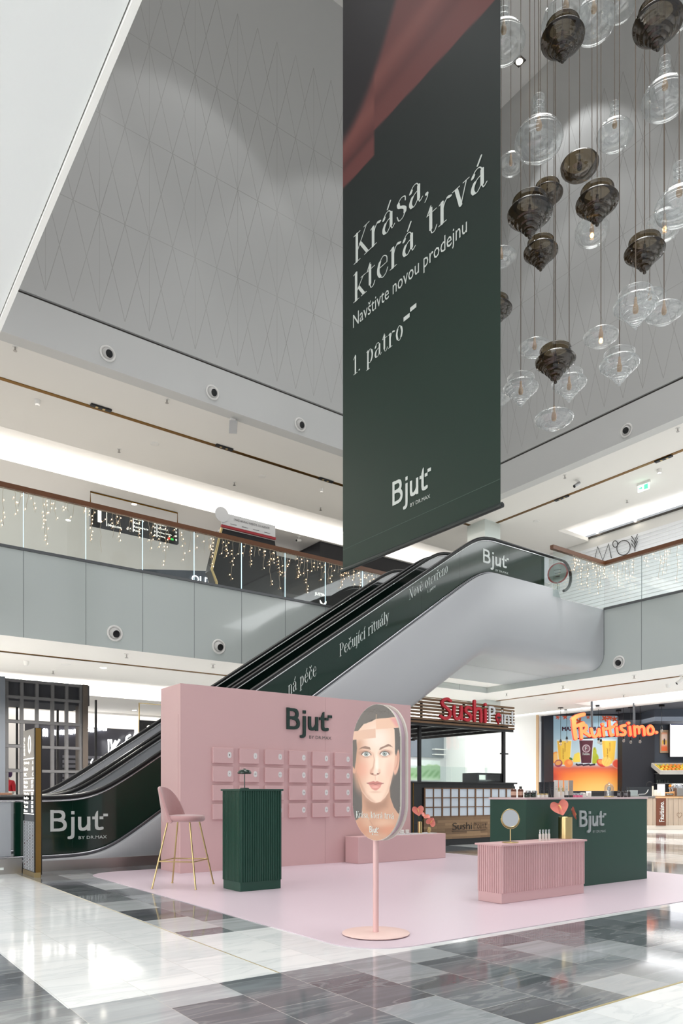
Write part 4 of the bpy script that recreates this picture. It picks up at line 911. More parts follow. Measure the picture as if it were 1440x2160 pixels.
# bench tableau
for x0, x1, d in ((7.33, 7.72, 'left white tray with cream jars on the low pink box'), (7.75, 8.30, 'right white tray with gold vases on the low pink box')):
    o = MB().box((x0, 8.63, .401), (x1, 8.87, .413)).build('tray', mat('white_tray', (236, 236, 238), .3)); bevel(o, .003); tag(o, d, 'tray')
def small_jar(px, w_, d):
    q = pv(px, 1757, 8.72); o = MB().lathe((q.x, 8.72, .4135), [(w_*.9, 0), (w_, .003), (w_, .035), (w_*.8, .038), (w_*1.02, .04), (w_*1.02, .06), (w_*.95, .062)], 20).build('cream_jar', M_CREAM); tag(o, d, 'jar', 'white jars on the low pink box')
small_jar(847.5, .035, 'white cream jar half hidden by the portrait sign'); small_jar(858.5, .032, 'white cream jar nearer to the gold vases')
q = pv(885.5, 1755, 8.74); vase((q.x, 8.74, .4135), .036, .185, 'tall slim gold vase on the low pink box'); va = Vector((q.x, 8.74, .55))
q2 = pv(904.5, 1755, 8.72); vase((q2.x, 8.72, .4135), .037, .09, 'short tapered gold vase on the low pink box', 1, 1); vb_ = Vector((q2.x, 8.72, .46))
anthurium(pv(881, 1710, 8.7), va, .15, (-.5, -.85, .1), 'upright coral anthurium leaning left from the slim gold vase', (.15, .0, -1))
anthurium(pv(896, 1722, 8.7), va+Vector((.012, 0, 0)), .13, (-.1, -.7, .6), 'coral anthurium bending right out of the slim gold vase', (-.5, .0, -.8))
anthurium(pv(908, 1735, 8.69), vb_, .13, (-.4, -.9, .1), 'low coral anthurium in the short gold vase', (.5, .0, .8))
# ------------------------------------------------------------------ hanging banner
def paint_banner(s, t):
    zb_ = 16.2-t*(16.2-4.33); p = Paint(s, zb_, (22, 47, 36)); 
    p.mix(ss(6.0, 10.0, zb_)*.75, (24, 28, 30)); p.mix(ss(10.0, 10.6, zb_), (34, 30, 35))  # green darkens upward: weaker light up there, painted into the print
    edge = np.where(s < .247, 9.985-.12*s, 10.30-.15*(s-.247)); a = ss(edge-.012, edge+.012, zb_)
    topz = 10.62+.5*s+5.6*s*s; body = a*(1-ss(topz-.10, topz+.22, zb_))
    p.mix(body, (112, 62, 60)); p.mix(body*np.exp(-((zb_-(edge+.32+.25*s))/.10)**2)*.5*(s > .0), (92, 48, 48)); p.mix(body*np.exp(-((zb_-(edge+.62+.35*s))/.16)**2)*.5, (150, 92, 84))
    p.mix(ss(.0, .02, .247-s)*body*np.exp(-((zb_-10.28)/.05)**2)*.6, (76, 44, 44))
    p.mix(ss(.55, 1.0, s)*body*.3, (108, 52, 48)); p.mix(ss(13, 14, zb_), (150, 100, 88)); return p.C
UB, VB0, VB1 = 6.4, 5.614, 8.633
t = thing('hanging_banner', 'tall dark green fabric banner with white serif lettering hanging above the stand', 'banner', (UB, 7.12, 4.33))
MB().box((UB+.0005, VB0, 4.34), (UB+.003, VB1, 16.2)).build('backing', mat('banner_back', (40, 56, 50), .6), t)
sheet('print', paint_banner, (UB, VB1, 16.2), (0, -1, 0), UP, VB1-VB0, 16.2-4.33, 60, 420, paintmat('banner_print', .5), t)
MB().tube([(UB, VB0-.03, 4.345), (UB, VB1+.02, 4.345)], .032, 14).build('bottom_rod', mat('rod_dark', (38, 48, 46), .35), t)
MB().tube([(UB, VB0-.034, 4.345), (UB, VB0-.029, 4.345)], .02, 12).build('rod_end', M_BLACK, t)
MB().tube([(UB, VB0+.05, 16.2), (UB, VB0+.05, 20)], .006, 6).tube([(UB, VB1-.05, 16.2), (UB, VB1-.05, 20)], .006, 6).build('hanging_cord', M_BLACK, t)
MB().box((UB-.0015, VB0, 4.648), (UB-.0005, VB1, 4.654)).build('hem_seam', mat('seam_thread', (80, 98, 88), .7), t)
g = MB(); xb = UB-.004
serif(g, 'Krása,', (xb, 8.379, 8.703), YM, UP, 1.62, .40); serif(g, 'která trvá', (xb, 8.379, 8.154), YM, UP, 2.58, .40)
text(g, 'Navštivte novou prodejnu', (xb, 8.379, 7.73), YM, UP, 2.25, .25)
serif(g, '1. patro', (xb, 8.379, 7.11), YM, UP, 1.11, .275)
qd = pu(851.5, 679, UB)
for a, b in ((0, 0), (.13, .06)): g.plate([(xb, qd.y-a-x, qd.z+b+y) for x, y in rect(0, 0, .12, .055)], (-1, 0, 0), .002)
logo(g, (xb, 7.503, 4.94), YM, UP, .75, .32, .002); g.build('lettering', mat('banner_lettering', (214, 220, 214), .6), t)

# ------------------------------------------------------------------ blown glass pendants in the atrium
M_CLR = glass('blown_clear_glass', (248, 250, 250), .13, .07); M_SMK = glass('blown_smoked_glass', (134, 118, 92), .07, .01)
M_CORD = mat('pendant_cord', (112, 98, 84), .6); M_SOCK = mat('socket_cream', (170, 140, 104), .5); M_FIL = mat('filament', (255, 200, 120), .5, emit=(255, 190, 110), estr=6); M_SOCKD = mat('socket_dark', (40, 34, 28), .5)
PROF = {   # (radius, height) in units of the largest diameter
 'spinning top': [(0,0),(.035,.01),(.045,.04),(.03,.07),(.06,.09),(.12,.12),(.13,.155),(.105,.17),(.17,.2),(.20,.24),(.185,.26),(.25,.29),(.29,.345),(.275,.365),(.35,.40),(.42,.46),(.49,.53),(.50,.585),(.45,.65),(.34,.70),(.29,.735),(.31,.76),(.37,.80),(.39,.86),(.34,.90)],
 'flying saucer': [(0, 0), (.12, .015), (.17, .06), (.28, .09), (.35, .15), (.46, .22), (.50, .30), (.46, .36), (.33, .43), (.21, .48), (.14, .53), (.12, .56)],
 'bottle': [(0, 0), (.14, .01), (.33, .06), (.44, .14), (.5, .27), (.495, .36), (.44, .48), (.33, .60), (.21, .70), (.12, .77), (.07, .81), (.13, .86), (.14, .91), (.07, .95), (.06, .97), (.12, 1.02), (.13, 1.07), (.07, 1.12), (.12, 1.17), (.13, 1.22), (.08, 1.26)],
 'bowl': [(0, 0), (.2, .02), (.36, .09), (.47, .2), (.5, .3), (.47, .37), (.40, .42)],
 'globe': [(0, 0), (.2, .03), (.38, .12), (.48, .28), (.5, .42), (.44, .57), (.3, .68), (.14, .74), (.1, .78)],
}
def pendant(px, py, wpx, shape, colour, place, D=.52, lit=False):
    d = D*FPX/wpx; c = pd(px, py, d); prof = catmull(PROF[shape], 4); h = prof[-1][1]*D; z0 = c.z-h*.5
    t = thing('pendant_lamp', f'{colour} glass {shape} pendant, {place}', 'pendant lamp', (c.x, c.y, z0), 0, f'{colour} glass pendants in the atrium')
    rp = [(max(.0, r*D*(1+(.01 if colour == 'smoked' else .022)*math.sin(k*1.6))), z*D) for k, (r, z) in enumerate(prof)]
    MB().lathe((c.x, c.y, z0), rp, 36, cap=False).build('shade', M_SMK if colour == 'smoked' else M_CLR, t)
    zs = z0+h*.42; top = z0+h
    MB().lathe((c.x, c.y, zs), [(.018, 0), (.03*D/.52, .01), (.036*D/.52, .04), (.032*D/.52, .08), (.02, .12), (.014, .2)], 14).build('socket', M_SOCKD if colour == 'smoked' else M_SOCK, t)
    if lit: MB().lathe((c.x, c.y, zs-.07), [(0, 0), (.022, .012), (.03, .04), (.018, .07)], 12, cap=False).build('bulb', M_FIL, t)
    MB().tube([(c.x, c.y, zs+.15), (c.x, c.y, 19.98)], .006, 6).lathe((c.x, c.y, 19.94), [(.05, 0), (.05, .06)], 12).build('cord', M_CORD, t)
PEND = [
 (1062, 62, 88, 'bottle', 'clear', 'highest one half hidden by the banner', .56), (1193, 12, 96, 'bottle', 'clear', 'left one of the overlapping pair at the top edge', .56),
 (1252, 18, 88, 'bottle', 'clear', 'right one of the overlapping pair at the top edge', .56), (1186, 92, 90, 'spinning top', 'smoked', 'below the overlapping pair at the top'),
 (1387, 62, 101, 'spinning top', 'smoked', 'topmost at the right edge'), (1420, 2, 80, 'bottle', 'clear', 'in the top right corner'),
 (1402, 180, 92, 'bottle', 'clear', 'below the topmost smoked one at the right edge', .56), (1136, 264, 98, 'bottle', 'clear', 'large one near the banner at mid height', .56),
 (1296, 262, 73, 'bottle', 'clear', 'alone in the middle of the upper cluster', .56), (1077, 346, 50, 'globe', 'clear', 'small one touching the banner edge', .42),
 (1222, 356, 78, 'bowl', 'smoked', 'the only plain dark bowl'), (1154, 418, 64, 'spinning top', 'smoked', 'partly behind the bigger smoked one on the left'),
 (1117, 462, 93, 'spinning top', 'smoked', 'largest one on the left near the banner'), (1259, 438, 87, 'spinning top', 'smoked', 'in the centre of the cluster'),
 (1248, 488, 69, 'globe', 'clear', 'behind the tip of the central smoked one', .5, True), (1432, 405, 96, 'bottle', 'clear', 'big one cut by the right edge at mid height', .56),
 (1401, 474, 72, 'globe', 'clear', 'glowing one above the right smoked one', .5, True), (1140, 540, 71, 'spinning top', 'smoked', 'hanging just under the largest left one'),
 (1057, 543, 62, 'saucer', 'clear', 'half hidden by the banner at mid height'), (1359, 541, 82, 'spinning top', 'smoked', 'rightmost one at mid height'),
 (1340, 655, 89, 'spinning top', 'clear', 'largest of the three touching on the right'), (1370, 630, 66, 'saucer', 'clear', 'hindmost of the three touching on the right'),
 (1400, 660, 78, 'saucer', 'clear', 'rightmost of the three touching on the right'), (1044, 662, 70, 'spinning top', 'smoked', 'peeping out from behind the banner'),
 (1267, 711, 72, 'saucer', 'clear', 'glowing one in the middle of the lower cluster', .5, True), (1127, 734, 66, 'saucer', 'clear', 'behind the lowest smoked one'),
 (1171, 772, 83, 'spinning top', 'smoked', 'lowest of the smoked ones'), (1306, 778, 80, 'spinning top', 'clear', 'lowest one on the right'),
 (1098, 827, 72, 'spinning top', 'clear', 'low beside the banner edge'), (1200, 817, 71, 'spinning top', 'clear', 'behind and right of the lowest smoked one'),
 (1168, 884, 79, 'saucer', 'clear', 'lowest of all the pendants'), (1050, 842, 52, 'saucer', 'clear', 'small one mostly hidden by the banner near the bottom'),
 (1305, -8, 66, 'bottle', 'clear', 'just entering at the top edge', .56),
]
for q in PEND:
    q = list(q) + [.52, False][len(q)-6:] if len(q) < 8 else list(q)
    pendant(q[0], q[1], q[2], 'flying saucer' if q[3] == 'saucer' else q[3], q[4], q[5], q[6], q[7])
# atrium downlights
for px, py, d in ((1095, 130, 'square recessed downlight in the high atrium ceiling beside the banner'),):
    p = pz(px, py, 19.98); t = thing('downlight', d, 'downlight', p)
    MB().box((p.x-.12, p.y-.12, 19.985), (p.x+.12, p.y+.12, 20)).build('frame', M_GAP, t); MB().lathe((p.x, p.y, 19.975), [(.085, 0), (.085, .008)], 20).build('lamp_disc', M_LAMP, t)

# ------------------------------------------------------------------ fittings on walls and ceilings
def nozzle(p, axis, d):
    t = thing('air_nozzle', d, 'air nozzle', p, 0, 'round air nozzles'); axis = Vector(axis).normalized(); dn = (axis + Vector((0, 0, -.25)) + axis.cross(UP)*-.15).normalized()
    MB().lathe(p, [(.10, .0), (.155, .0), (.16, .008), (.15, .02), (.125, .022), (.115, .004)], 32, axis=axis, cap=False).build('ring', M_WHITE, t)
    MB().lathe(Vector(p)-axis*.03, [(.118, 0), (.112, .03), (.085, .075), (.072, .09)], 28, axis=dn, cap=False).build('cone', mat('nozzle_grey', (205, 203, 200), .5), t)
    MB().lathe(Vector(p)-axis*.03, [(.0, .075), (.073, .088)], 24, axis=dn, cap=False).build('throat', M_BLACK, t)
for px, py, d in ((227, 746, 'leftmost of the three on the band above the left gallery'), (448, 828, 'middle of the three on the band above the left gallery'), (633, 896, 'right of the three on the band above the left gallery')):
    nozzle(pv(px, py, VL-.004), (0, -1, 0), 'round white air nozzle, '+d)
for px, py, d in ((242, 1336, 'left one on the grey left slab edge'), (461, 1364, 'right one on the grey left slab edge')):
    nozzle(pv(px, py, VL-.004), (0, -1, 0), 'round white air nozzle, '+d)
nozzle(pu(1321, 908, UR-.004), (-1, 0, 0), 'round white air nozzle on the band above the right gallery'); nozzle(pu(1305, 1397, UR-.004), (-1, 0, 0), 'round white air nozzle on the grey slab edge of the right gallery')
def sprinkler(px, py, z, d):
    p = pz(px, py, z); t = thing('sprinkler', 'small ceiling sprinkler head '+d, 'sprinkler', p, 0, 'sprinkler heads')
    MB().lathe((p.x, p.y, z-.012), [(.045, 0), (.05, .012)], 16).build('rosette', M_WHITE, t); MB().tube([(p.x, p.y, z-.07), (p.x, p.y, z)], .014, 8).lathe((p.x, p.y, z-.085), [(.035, 0), (.035, .006)], 10).build('nozzle', M_STEEL, t)
for px, py, z, d in ((32, 731, 9.34, 'at the far left of the upper left gallery'), (352, 842, 9.34, 'left of the speaker box on the upper left gallery'), (251, 947, 9.34, 'left beside the light cove of the upper left gallery'), (494, 1017, 9.34, 'beside the right disc of the upper left gallery'),
  (676, 1070, 9.34, 'next to the banner on the upper left gallery'), (1191, 1002, 9.34, 'above the camera of the upper right gallery'), (1429, 903, 9.34, 'at the right edge of the upper right gallery'), (1322, 1054, 9.34, 'below the exit sign of the upper right gallery'),
  (267, 1379, 3.9, 'on the lower left ceiling under the left air nozzle'), (449, 1401, 3.9, 'on the lower left ceiling under the right air nozzle'), (112, 1414, 3.9, 'on the lower left ceiling above the lattice shopfront'), (1337, 1424, 3.9, 'on the lower right ceiling under the air nozzle'), (1068, 1462, 3.9, 'on the lower right ceiling beside the column'), (1187, 1446, 3.9, 'on the lower right ceiling in the middle'), (1315, 1465, 3.9, 'on the lower right ceiling above the juice bar')):
    sprinkler(px, py, z, d)
def detector(px, py, z, r, h, d, nm='smoke_detector', cat='smoke detector'):
    p = pz(px, py, z); o = MB().lathe((p.x, p.y, z-h), [(r*.6, 0), (r*.85, h*.3), (r, h*.6), (r, h)], 20).build(nm, M_WHITE); tag(o, d, cat)
detector(79, 844, 9.34, .06, .12, 'white smoke detector left on the upper left gallery ceiling'); detector(678, 1030, 9.34, .055, .11, 'white smoke detector beside the banner on the upper left gallery ceiling')
detector(1390, 990, 9.34, .06, .12, 'white smoke detector on the upper right gallery ceiling'); detector(55, 1394, 3.9, .06, .1, 'white smoke detector on the lower left ceiling'); detector(1409, 1443, 3.9, .06, .1, 'white smoke detector on the lower right ceiling')
for px, py, z, d in ((326, 936, 9.34, 'left flat speaker disc on the upper left gallery ceiling'), (552, 1005, 9.34, 'right flat speaker disc on the upper left gallery ceiling'), (1131, 1099, 9.34, 'flat speaker disc on the upper right gallery ceiling'), (139, 1401, 3.9, 'flat speaker disc on the lower left ceiling'), (1142, 1475, 3.9, 'flat speaker disc on the lower right ceiling')):
    detector(px, py, z, .10, .02, d, 'ceiling_speaker', 'speaker')
# track spots inside the slots
for px, py, d in ((213, 859, 'leftmost on the upper left'), (473, 943, 'middle one on the upper left'), (687, 1012, 'one beside the banner'), (1184, 1050, 'left one on the upper right'), (1399, 967, 'right one on the upper right')):
    p = pz(px, py, 9.33); al = (1, 0) if px < 800 else (0, 1); t = thing('track_spotlight', f'dark twin spotlight in the brass ceiling slot, {d}', 'spotlight', p, 0, 'twin spotlights in the brass slots')
    a, b = (.22, .045) if al[0] else (.045, .22); MB().box((p.x-a, p.y-b, 9.30), (p.x+a, p.y+b, 9.335)).build('housing', M_BLACK, t)
    for s in (-.09, .06): MB().lathe((p.x+s*al[0], p.y+s*al[1], 9.293), [(.03, 0), (.034, .01)], 14).build('lens', M_GOLD, t)
# speaker box and cameras
p = pz(490, 884, 9.34); t = thing('wall_speaker', 'white box loudspeaker tilted down from the upper left gallery ceiling', 'speaker', p)
MB().obox(p+Vector((0, 0, -.03)), (1, 0, 0), (0, 1, 0), UP, .06, .04, .03).build('bracket', M_WHITE, t); MB().obox(p+Vector((.02, .0, -.17)), (1, -.6, 0), (.6, 1, .5), (-.1, -.3, 1), .085, .07, .13).build('cabinet', mat('speaker_grey', (190, 188, 186), .5), t)
def camera(p, ax, d, dark=True):
    p = Vector(p); ax = Vector(ax).normalized(); t = thing('security_camera', d, 'security camera', p)
    MB().lathe(p+Vector((0, 0, -.02)), [(.05, 0), (.05, .02)], 16).tube([p+Vector((0, 0, -.01)), p+Vector((0, 0, -.09)), p+Vector((0, 0, -.1))+ax*.04], .014, 8).build('bracket', M_WHITE, t)
    MB().tube([p+Vector((0, 0, -.12))-ax*.09, p+Vector((0, 0, -.12))+ax*.13], .042, 14).build('body', mat('camera_grey', (150, 150, 150), .4) if dark else M_WHITE, t)
    MB().tube([p+Vector((0, 0, -.12))+ax*.131, p+Vector((0, 0, -.12))+ax*.135], .034, 14).build('lens', M_BLACK, t)
camera(pz(1217, 1012, 9.34), (-.7, .1, -.5), 'grey bullet camera under the upper right gallery ceiling'); camera(pz(630, 1132, 9.34), (-.8, -.3, -.25), 'white bullet camera above the dark upper shop', False)
camera(pz(1436, 1424, 3.9), (-.6, .5, -.6), 'camera at the right edge under the lower right ceiling', False)
# lit downlights in the gallery ceilings and the soffit
def downl(px, py, z, d, r=.07):
    p = pz(px, py, z); t = thing('downlight', 'small lit downlight '+d, 'downlight', p, 0, 'lit recessed downlights')
    MB().lathe((p.x, p.y, z-.006), [(r*1.25, 0), (r*1.3, .006)], 20).build('rim', M_WHITE, t); MB().lathe((p.x, p.y, z-.009), [(r, 0), (r, .003)], 20).build('lamp_disc', M_LAMP, t)
for px, py, z, d in ((283, 1063, 9.34, 'above the hanging directory'), (144, 1097, 9.34, 'behind the left icicle lights'), (218, 1408, 3.9, 'on the lower left ceiling'), (192, 1506, 3.9, 'left of two behind the lattice shopfront'), (283, 1498, 3.9, 'right of two behind the lattice shopfront'),
   (985, 1424, 4.06, 'nearest the sushi pergola under the landing'), (1074, 1437, 4.06, 'at the back under the landing'), (1093, 1406, 4.06, 'in the middle under the landing'), (1182, 1420, 4.06, 'at the right under the landing'), (1193, 1454, 3.9, 'at the front of the lower right ceiling')):
    downl(px, py, z, d)
p = pz(1357, 1016, 9.34); t = thing('exit_sign', 'glowing green and white emergency exit sign on the upper right ceiling', 'exit sign', p)
g = MB().box((p.x-.012, p.y-.16, 9.10), (p.x+.012, p.y+.16, 9.27)); g.build('panel', mat('exit_white', (235, 250, 242), .5, emit=(225, 255, 240), estr=1.6), t)
g = MB().box((p.x-.02, p.y-.19, 9.27), (p.x+.02, p.y+.19, 9.34)); g.build('housing', M_WHITE, t)
g = MB(); MG2 = mat('exit_green', (20, 160, 100), .5, emit=(30, 180, 110), estr=.8)      # running figure and arrow
g.box((p.x-.016, p.y-.13, 9.12), (p.x-.0125, p.y-.02, 9.25)); g.plate([(p.x-.0125, p.y+.02, 9.185), (p.x-.0125, p.y+.08, 9.235), (p.x-.0125, p.y+.08, 9.135)], (-1, 0, 0), .003); g.box((p.x-.016, p.y+.08, 9.17), (p.x-.0125, p.y+.13, 9.2)); g.build('pictogram', MG2, t)

# ------------------------------------------------------------------ hanging directories
M_SIGNBLK = mat('sign_black', (22, 22, 26), .3); M_GLOW = mat('glowing_text', (255, 255, 255), .5, emit=(255, 250, 236), estr=1.8)
u0, u1, vd = 6.3, 8.86, 20.05
t = thing('hanging_directory', 'black hanging directory with a glowing 1 in a brass frame on the upper gallery', 'sign', (7.58, vd, 8.4))
MB().box((u0, vd, 8.40), (u1, vd+.12, 8.92)).build('board', M_SIGNBLK, t)
MB().tube([(u0+.01, vd+.06, 8.9), (u0+.01, vd+.06, 9.32), (u1-.01, vd+.06, 9.32), (u1-.01, vd+.06, 8.9)], .022, 4).build('frame', M_BRASS, t)
g = MB(); E_ = (1, 0, 0)
def tx(s, u, z, w_, h): text(g, s, (u, vd-.001, z), E_, UP, w_, h, .002)
tx('1', u0+.19, 8.52, .10, .32)
for a in (.43, 1.18, 1.88): g.box((u0+a, vd-.004, 8.46), (u0+a+.018, vd-.001, 8.88))
tx('Dětská zóna', u0+.47, 8.47, .38, .07); tx('⌂ ↑'.replace('⌂', 'o').replace('↑', '^'), u0+1.0, 8.48, .13, .08); tx('Rasty', u0+1.21, 8.47, .18, .07)
tx('Obchody', u0+1.21, 8.80, .3, .06); tx('Kino', u0+1.21, 8.70, .18, .06); tx('Restaurace', u0+1.21, 8.59, .42, .06)
tx('Východ C', u0+1.92, 8.80, .26, .055); tx('Východ D, E', u0+1.92, 8.69, .3, .055); tx('Parking střecha', u0+1.92, 8.58, .42, .055); tx('Parking', u0+1.92, 8.47, .22, .055)
for k in range(4):
    for a in (1.80, 2.45): g.plate([(u0+a+x, vd-.001, 8.47+.11*k+y) for x, y in ((.0, .03), (.03, .06), (.06, .03), (.04, .03), (.04, 0), (.02, 0), (.02, .03))], (0, -1, 0), .002)
g.build('lettering', M_GLOW, t)
MB().box((u0+2.22, vd-.004, 8.465), (u0+2.30, vd-.001, 8.52)).build('red_tab', mat('tab_red', (200, 40, 40), .5, emit=(220, 50, 40), estr=1), t); MB().box((u0+2.31, vd-.004, 8.465), (u0+2.40, vd-.001, 8.52)).build('green_tab', mat('tab_green', (40, 180, 80), .5, emit=(60, 200, 90), estr=1), t)
a = pv(294, 1488, 22); b = pv(338, 1495, 22); zb_ = 3.35
t = thing('hanging_directory', 'black hanging directory with a glowing 0 in a brass frame behind the escalator', 'sign', (a.x+.7, 22, 2.6))
MB().box((a.x, 22, 2.75), (a.x+2.3, 22.1, 3.36)).build('board', M_SIGNBLK, t); MB().tube([(a.x+.01, 22.05, 2.4), (a.x+.01, 22.05, 3.9), (a.x+2.29, 22.05, 3.9), (a.x+2.29, 22.05, 2.4)], .03, 4).build('frame', M_GOLD, t)
g = MB(); text(g, '0', (a.x+.22, 21.999, 2.9), E_, UP, .17, .32, .003); g.box((a.x+.52, 21.996, 2.85), (a.x+.545, 21.999, 3.28)); text(g, 'Východ A', (a.x+.65, 21.999, 3.1), E_, UP, .4, .08, .003); g.build('lettering', M_GLOW, t)

# information kiosk on the upper gallery
vk = 16.6; t = thing('information_kiosk', 'black information kiosk with gold edge and white header board on the upper gallery', 'kiosk', (9.3, vk, 5.5))
a = pv(466.7, 1114, vk); b = pv(446, 1201.7, vk); c = pv(455.5, 1226.7, vk); e_ = pv(578, 1150, vk)
pl = [(a.x, vk, a.z), (b.x, vk, b.z), (c.x, vk, c.z), (c.x+.1, vk, 5.5), (e_.x+.25, vk, 5.5), (e_.x+.25, vk, c.z), (e_.x+.02, vk, a.z)]
MB().plate(pl, (0, 1, 0), .35).build('body', mat('kiosk_black', (26, 24, 26), .25, coat=.3), t)
MB().tube([Vector(q)+Vector((0, -.01, 0)) for q in pl[:4]], .035, 4).build('gold_edge', M_GOLD, t)
hz0 = a.z+.02
MB().plate([(a.x-.02, vk-.03, hz0+.06), (e_.x, vk-.03, hz0+.06), (e_.x, vk-.03, hz0+.36), (a.x-.02, vk-.03, hz0+.36)], (0, -1, 0), .03).plate([(a.x-.02+.19*math.cos(2*PI*k/24), vk-.065, hz0+.30+.19*math.sin(2*PI*k/24)) for k in range(24)], (0, -1, 0), .01).build('header', mat('header_grey', (196, 198, 200), .5), t)
MB().box((a.x-.02, vk-.055, hz0), (e_.x+.02, vk, hz0+.06)).build('red_strip', mat('strip_red', (150, 34, 44), .5), t)
g = MB(); text(g, 'S NAŠÍ APLIKACÍ NAJDETE, CO HLEDÁTE', (a.x+.32, vk-.062, hz0+.21), E_, UP, 1.05, .085, .002)
for k in range(4): g.box((a.x+.22+k*.33, vk-.063, hz0+.115), (a.x+.40+k*.33, vk-.062, hz0+.125))
g.build('lettering', M_DARKTXT, t)

# shop fronts of the upper gallery
t = thing('storefront', 'black shop front with white writing behind the upper icicle lights', 'shop front', (12.5, 19.7, 5.5))
MB().box((10.6, 19.62, 5.5), (13.6, 21, 8.55)).box((13.6, 19.6, 5.5), (20.6, 21, 9.33)).build('facade', mat('shop_black', (30, 30, 34), .6), t)
for k in range(9): MB().box((10.7, 19.60, 5.7+k*.2), (13.0, 19.615, 5.82+k*.2)).build('shutter_slat', mat('slat_dark', (58, 58, 62), .4), t)
g = MB(); q = pv(667, 1255, 19.5); text(g, 'JUSTIN', (q.x, 19.59, q.z), E_, UP, .42, .12, .003); g.plate([(q.x+.2+x, 19.59, q.z-.32+y) for x, y in ((0, .14), (.13, 0), (.26, .14), (.26, .22), (.13, .09), (0, .22))], (0, -1, 0), .003); g.build('lettering', M_GLOW, t)
t = thing('storefront', 'dark shop beam with a glowing sign left of the gold edged kiosk', 'shop front', (8, 22.5, 7))
MB().add([(7.2, 22.5, 8.0), (11, 22.5, 8.6), (11, 22.5, 7.0), (6.2, 22.5, 7.0), (7.2, 22.9, 8.0), (11, 22.9, 8.6), (11, 22.9, 7.0), (6.2, 22.9, 7.0)], [(3, 2, 1, 0), (4, 5, 6, 7), (0, 1, 5, 4), (1, 2, 6, 5), (2, 3, 7, 6), (3, 0, 4, 7)]).build('beam', mat('beam_slate', (70, 76, 84), .6), t); MB().box((10.6, 22.5, 5.46), (11, 22.9, 7.1)).box((6.2, 22.5, 5.46), (6.4, 22.9, 7.1)).build('post', MATS['beam_slate'], t)
q = pv(408, 1225, 22.3); g = MB(); text(g, 'OUT', (q.x, 22.45, q.z), E_, UP, .75, .24, .01); g.build('lettering', mat('strong_glow', (255, 255, 255), .5, emit=(250, 252, 255), estr=4), t)
MB().plate([(q.x+.83+x, 22.4, q.z-.15+y) for x, y in rounded(0, 0, .26, .52, (.1,)*4, 5)], (0, -1, 0), .04).build('red_badge', mat('badge_red', (214, 60, 66), .5, emit=(230, 70, 70), estr=1.2), t)
# white shutter wall with line lettering, right gallery
uM = 20.7
t = thing('storefront', 'bright white slatted shutter with thin black lettering on the right gallery', 'shop front', (uM, 10, 5.5))
g = MB(); g.box((uM+.03, -5, 5.5), (uM+.2, 16.0, 9.42)); g.build('backing', M_WHITE, t)
for k in range(31): MB().add([(uM+.03, -5, 5.55+.115*k), (uM+.03, 16.0, 5.55+.115*k), (uM, 16.0, 5.56+.115*k), (uM, -5, 5.56+.115*k), (uM+.03, -5, 5.66+.115*k), (uM+.03, 16.0, 5.66+.115*k)], [(0, 1, 2, 3), (3, 2, 5, 4)]).build('shutter_slat', mat('shutter_white', (246, 247, 250), .6), t)
MB().box((uM-.02, -5, 9.42), (uM+.2, 16.02, 9.47)).build('top_rail', M_GAP, t)
for px, py in ((1259, 1123), (1339, 1098)):
    q = pu(px, py, uM-.1); MB().lathe(q, [(.03, -.04), (.05, .04)], 12).build('rail_lamp', M_LAMP, t)
g = MB()
def pl_(pts, r=.012): g.tube([pu(x, y, uM-.03) for x, y in pts], r, 6)
pl_([(1253, 1182), (1260, 1153), (1271, 1182), (1283, 1147), (1289, 1177)])
pl_([(1297+5.2*math.cos(k*PI/10), 1147.5+6.8*math.sin(k*PI/10)) for k in range(21)]); pl_([(1314.5+14*math.cos(k*PI/16), 1155.5+15.5*math.sin(k*PI/16)-1.5*math.cos(k*PI/16)) for k in range(33)])
pl_([(1338.5, 1163), (1338.5, 1140)])
for k in range(3): pl_([(1331.5, 1131+k*8), (1338, 1141+k*8), (1344, 1127+k*7.5)])
g.build('lettering', M_DARKTXT, t)

# round notice behind the glass at the escalator head
c = pv(1176, 1209, 11.0); n_ = Vector((-1, -.35, 0)).normalized(); h_ = n_.cross(UP); t = thing('notice_sign', 'round grey notice with red rim behind the glass at the escalator head', 'sign', (c.x, c.y, 5.5))
def disc(g, r, off, th): return g.plate([c + n_*off + h_*r*math.cos(2*PI*k/32) + UP*r*math.sin(2*PI*k/32) for k in range(32)][::-1], n_, th)
disc(MB(), .25, 0, .01).build('rim', mat('notice_red', (170, 70, 70), .5), t); disc(MB(), .215, .0102, .002).build('face', mat('notice_grey', (150, 162, 156), .5), t)
MB().tube([(c.x, c.y, 5.5), (c.x, c.y, c.z-.22)], .015, 8).build('post', M_STEEL, t)
g = MB()
for k in range(3): g.obox(c+n_*.013+UP*(.08-.08*k), h_, UP, n_, .09-.02*k, .008, .001)
g.build('pictogram', M_DARKTXT, t)
# ------------------------------------------------------------------ totem by the escalator foot
t = thing('wayfinding_totem', 'slim black totem with glowing text, patterned lower half and brass edge', 'totem', (2.39, 9.97, 0))
x0, x1, y0, y1 = 2.335, 2.425, 9.66, 10.27
MB().box((x0+.012, y0+.01, .05), (x1-.012, y1, 1.885)).build('body', M_SIGNBLK, t)
MB().box((x0, y0-.004, .03), (x0+.012, y0+.03, 1.885)).box((x1-.012, y0-.004, .03), (x1, y0+.03, 1.885)).build('edge_profile', M_BLACK, t)
MB().box((x0+.012, y0-.006, .0), (x1-.012, y0+.012, 1.88)).build('brass_edge', M_BRASS if False else mat('totem_brass', (152, 120, 68), .32, 1, noise=(2, .2)), t)
MB().box((x0-.004, y0-.012, 0), (x1-.02, y1-.02, .06)).build('foot', M_GOLD, t)
g = MB(); xs = x0+.0115; E2 = (0, -1, 0)
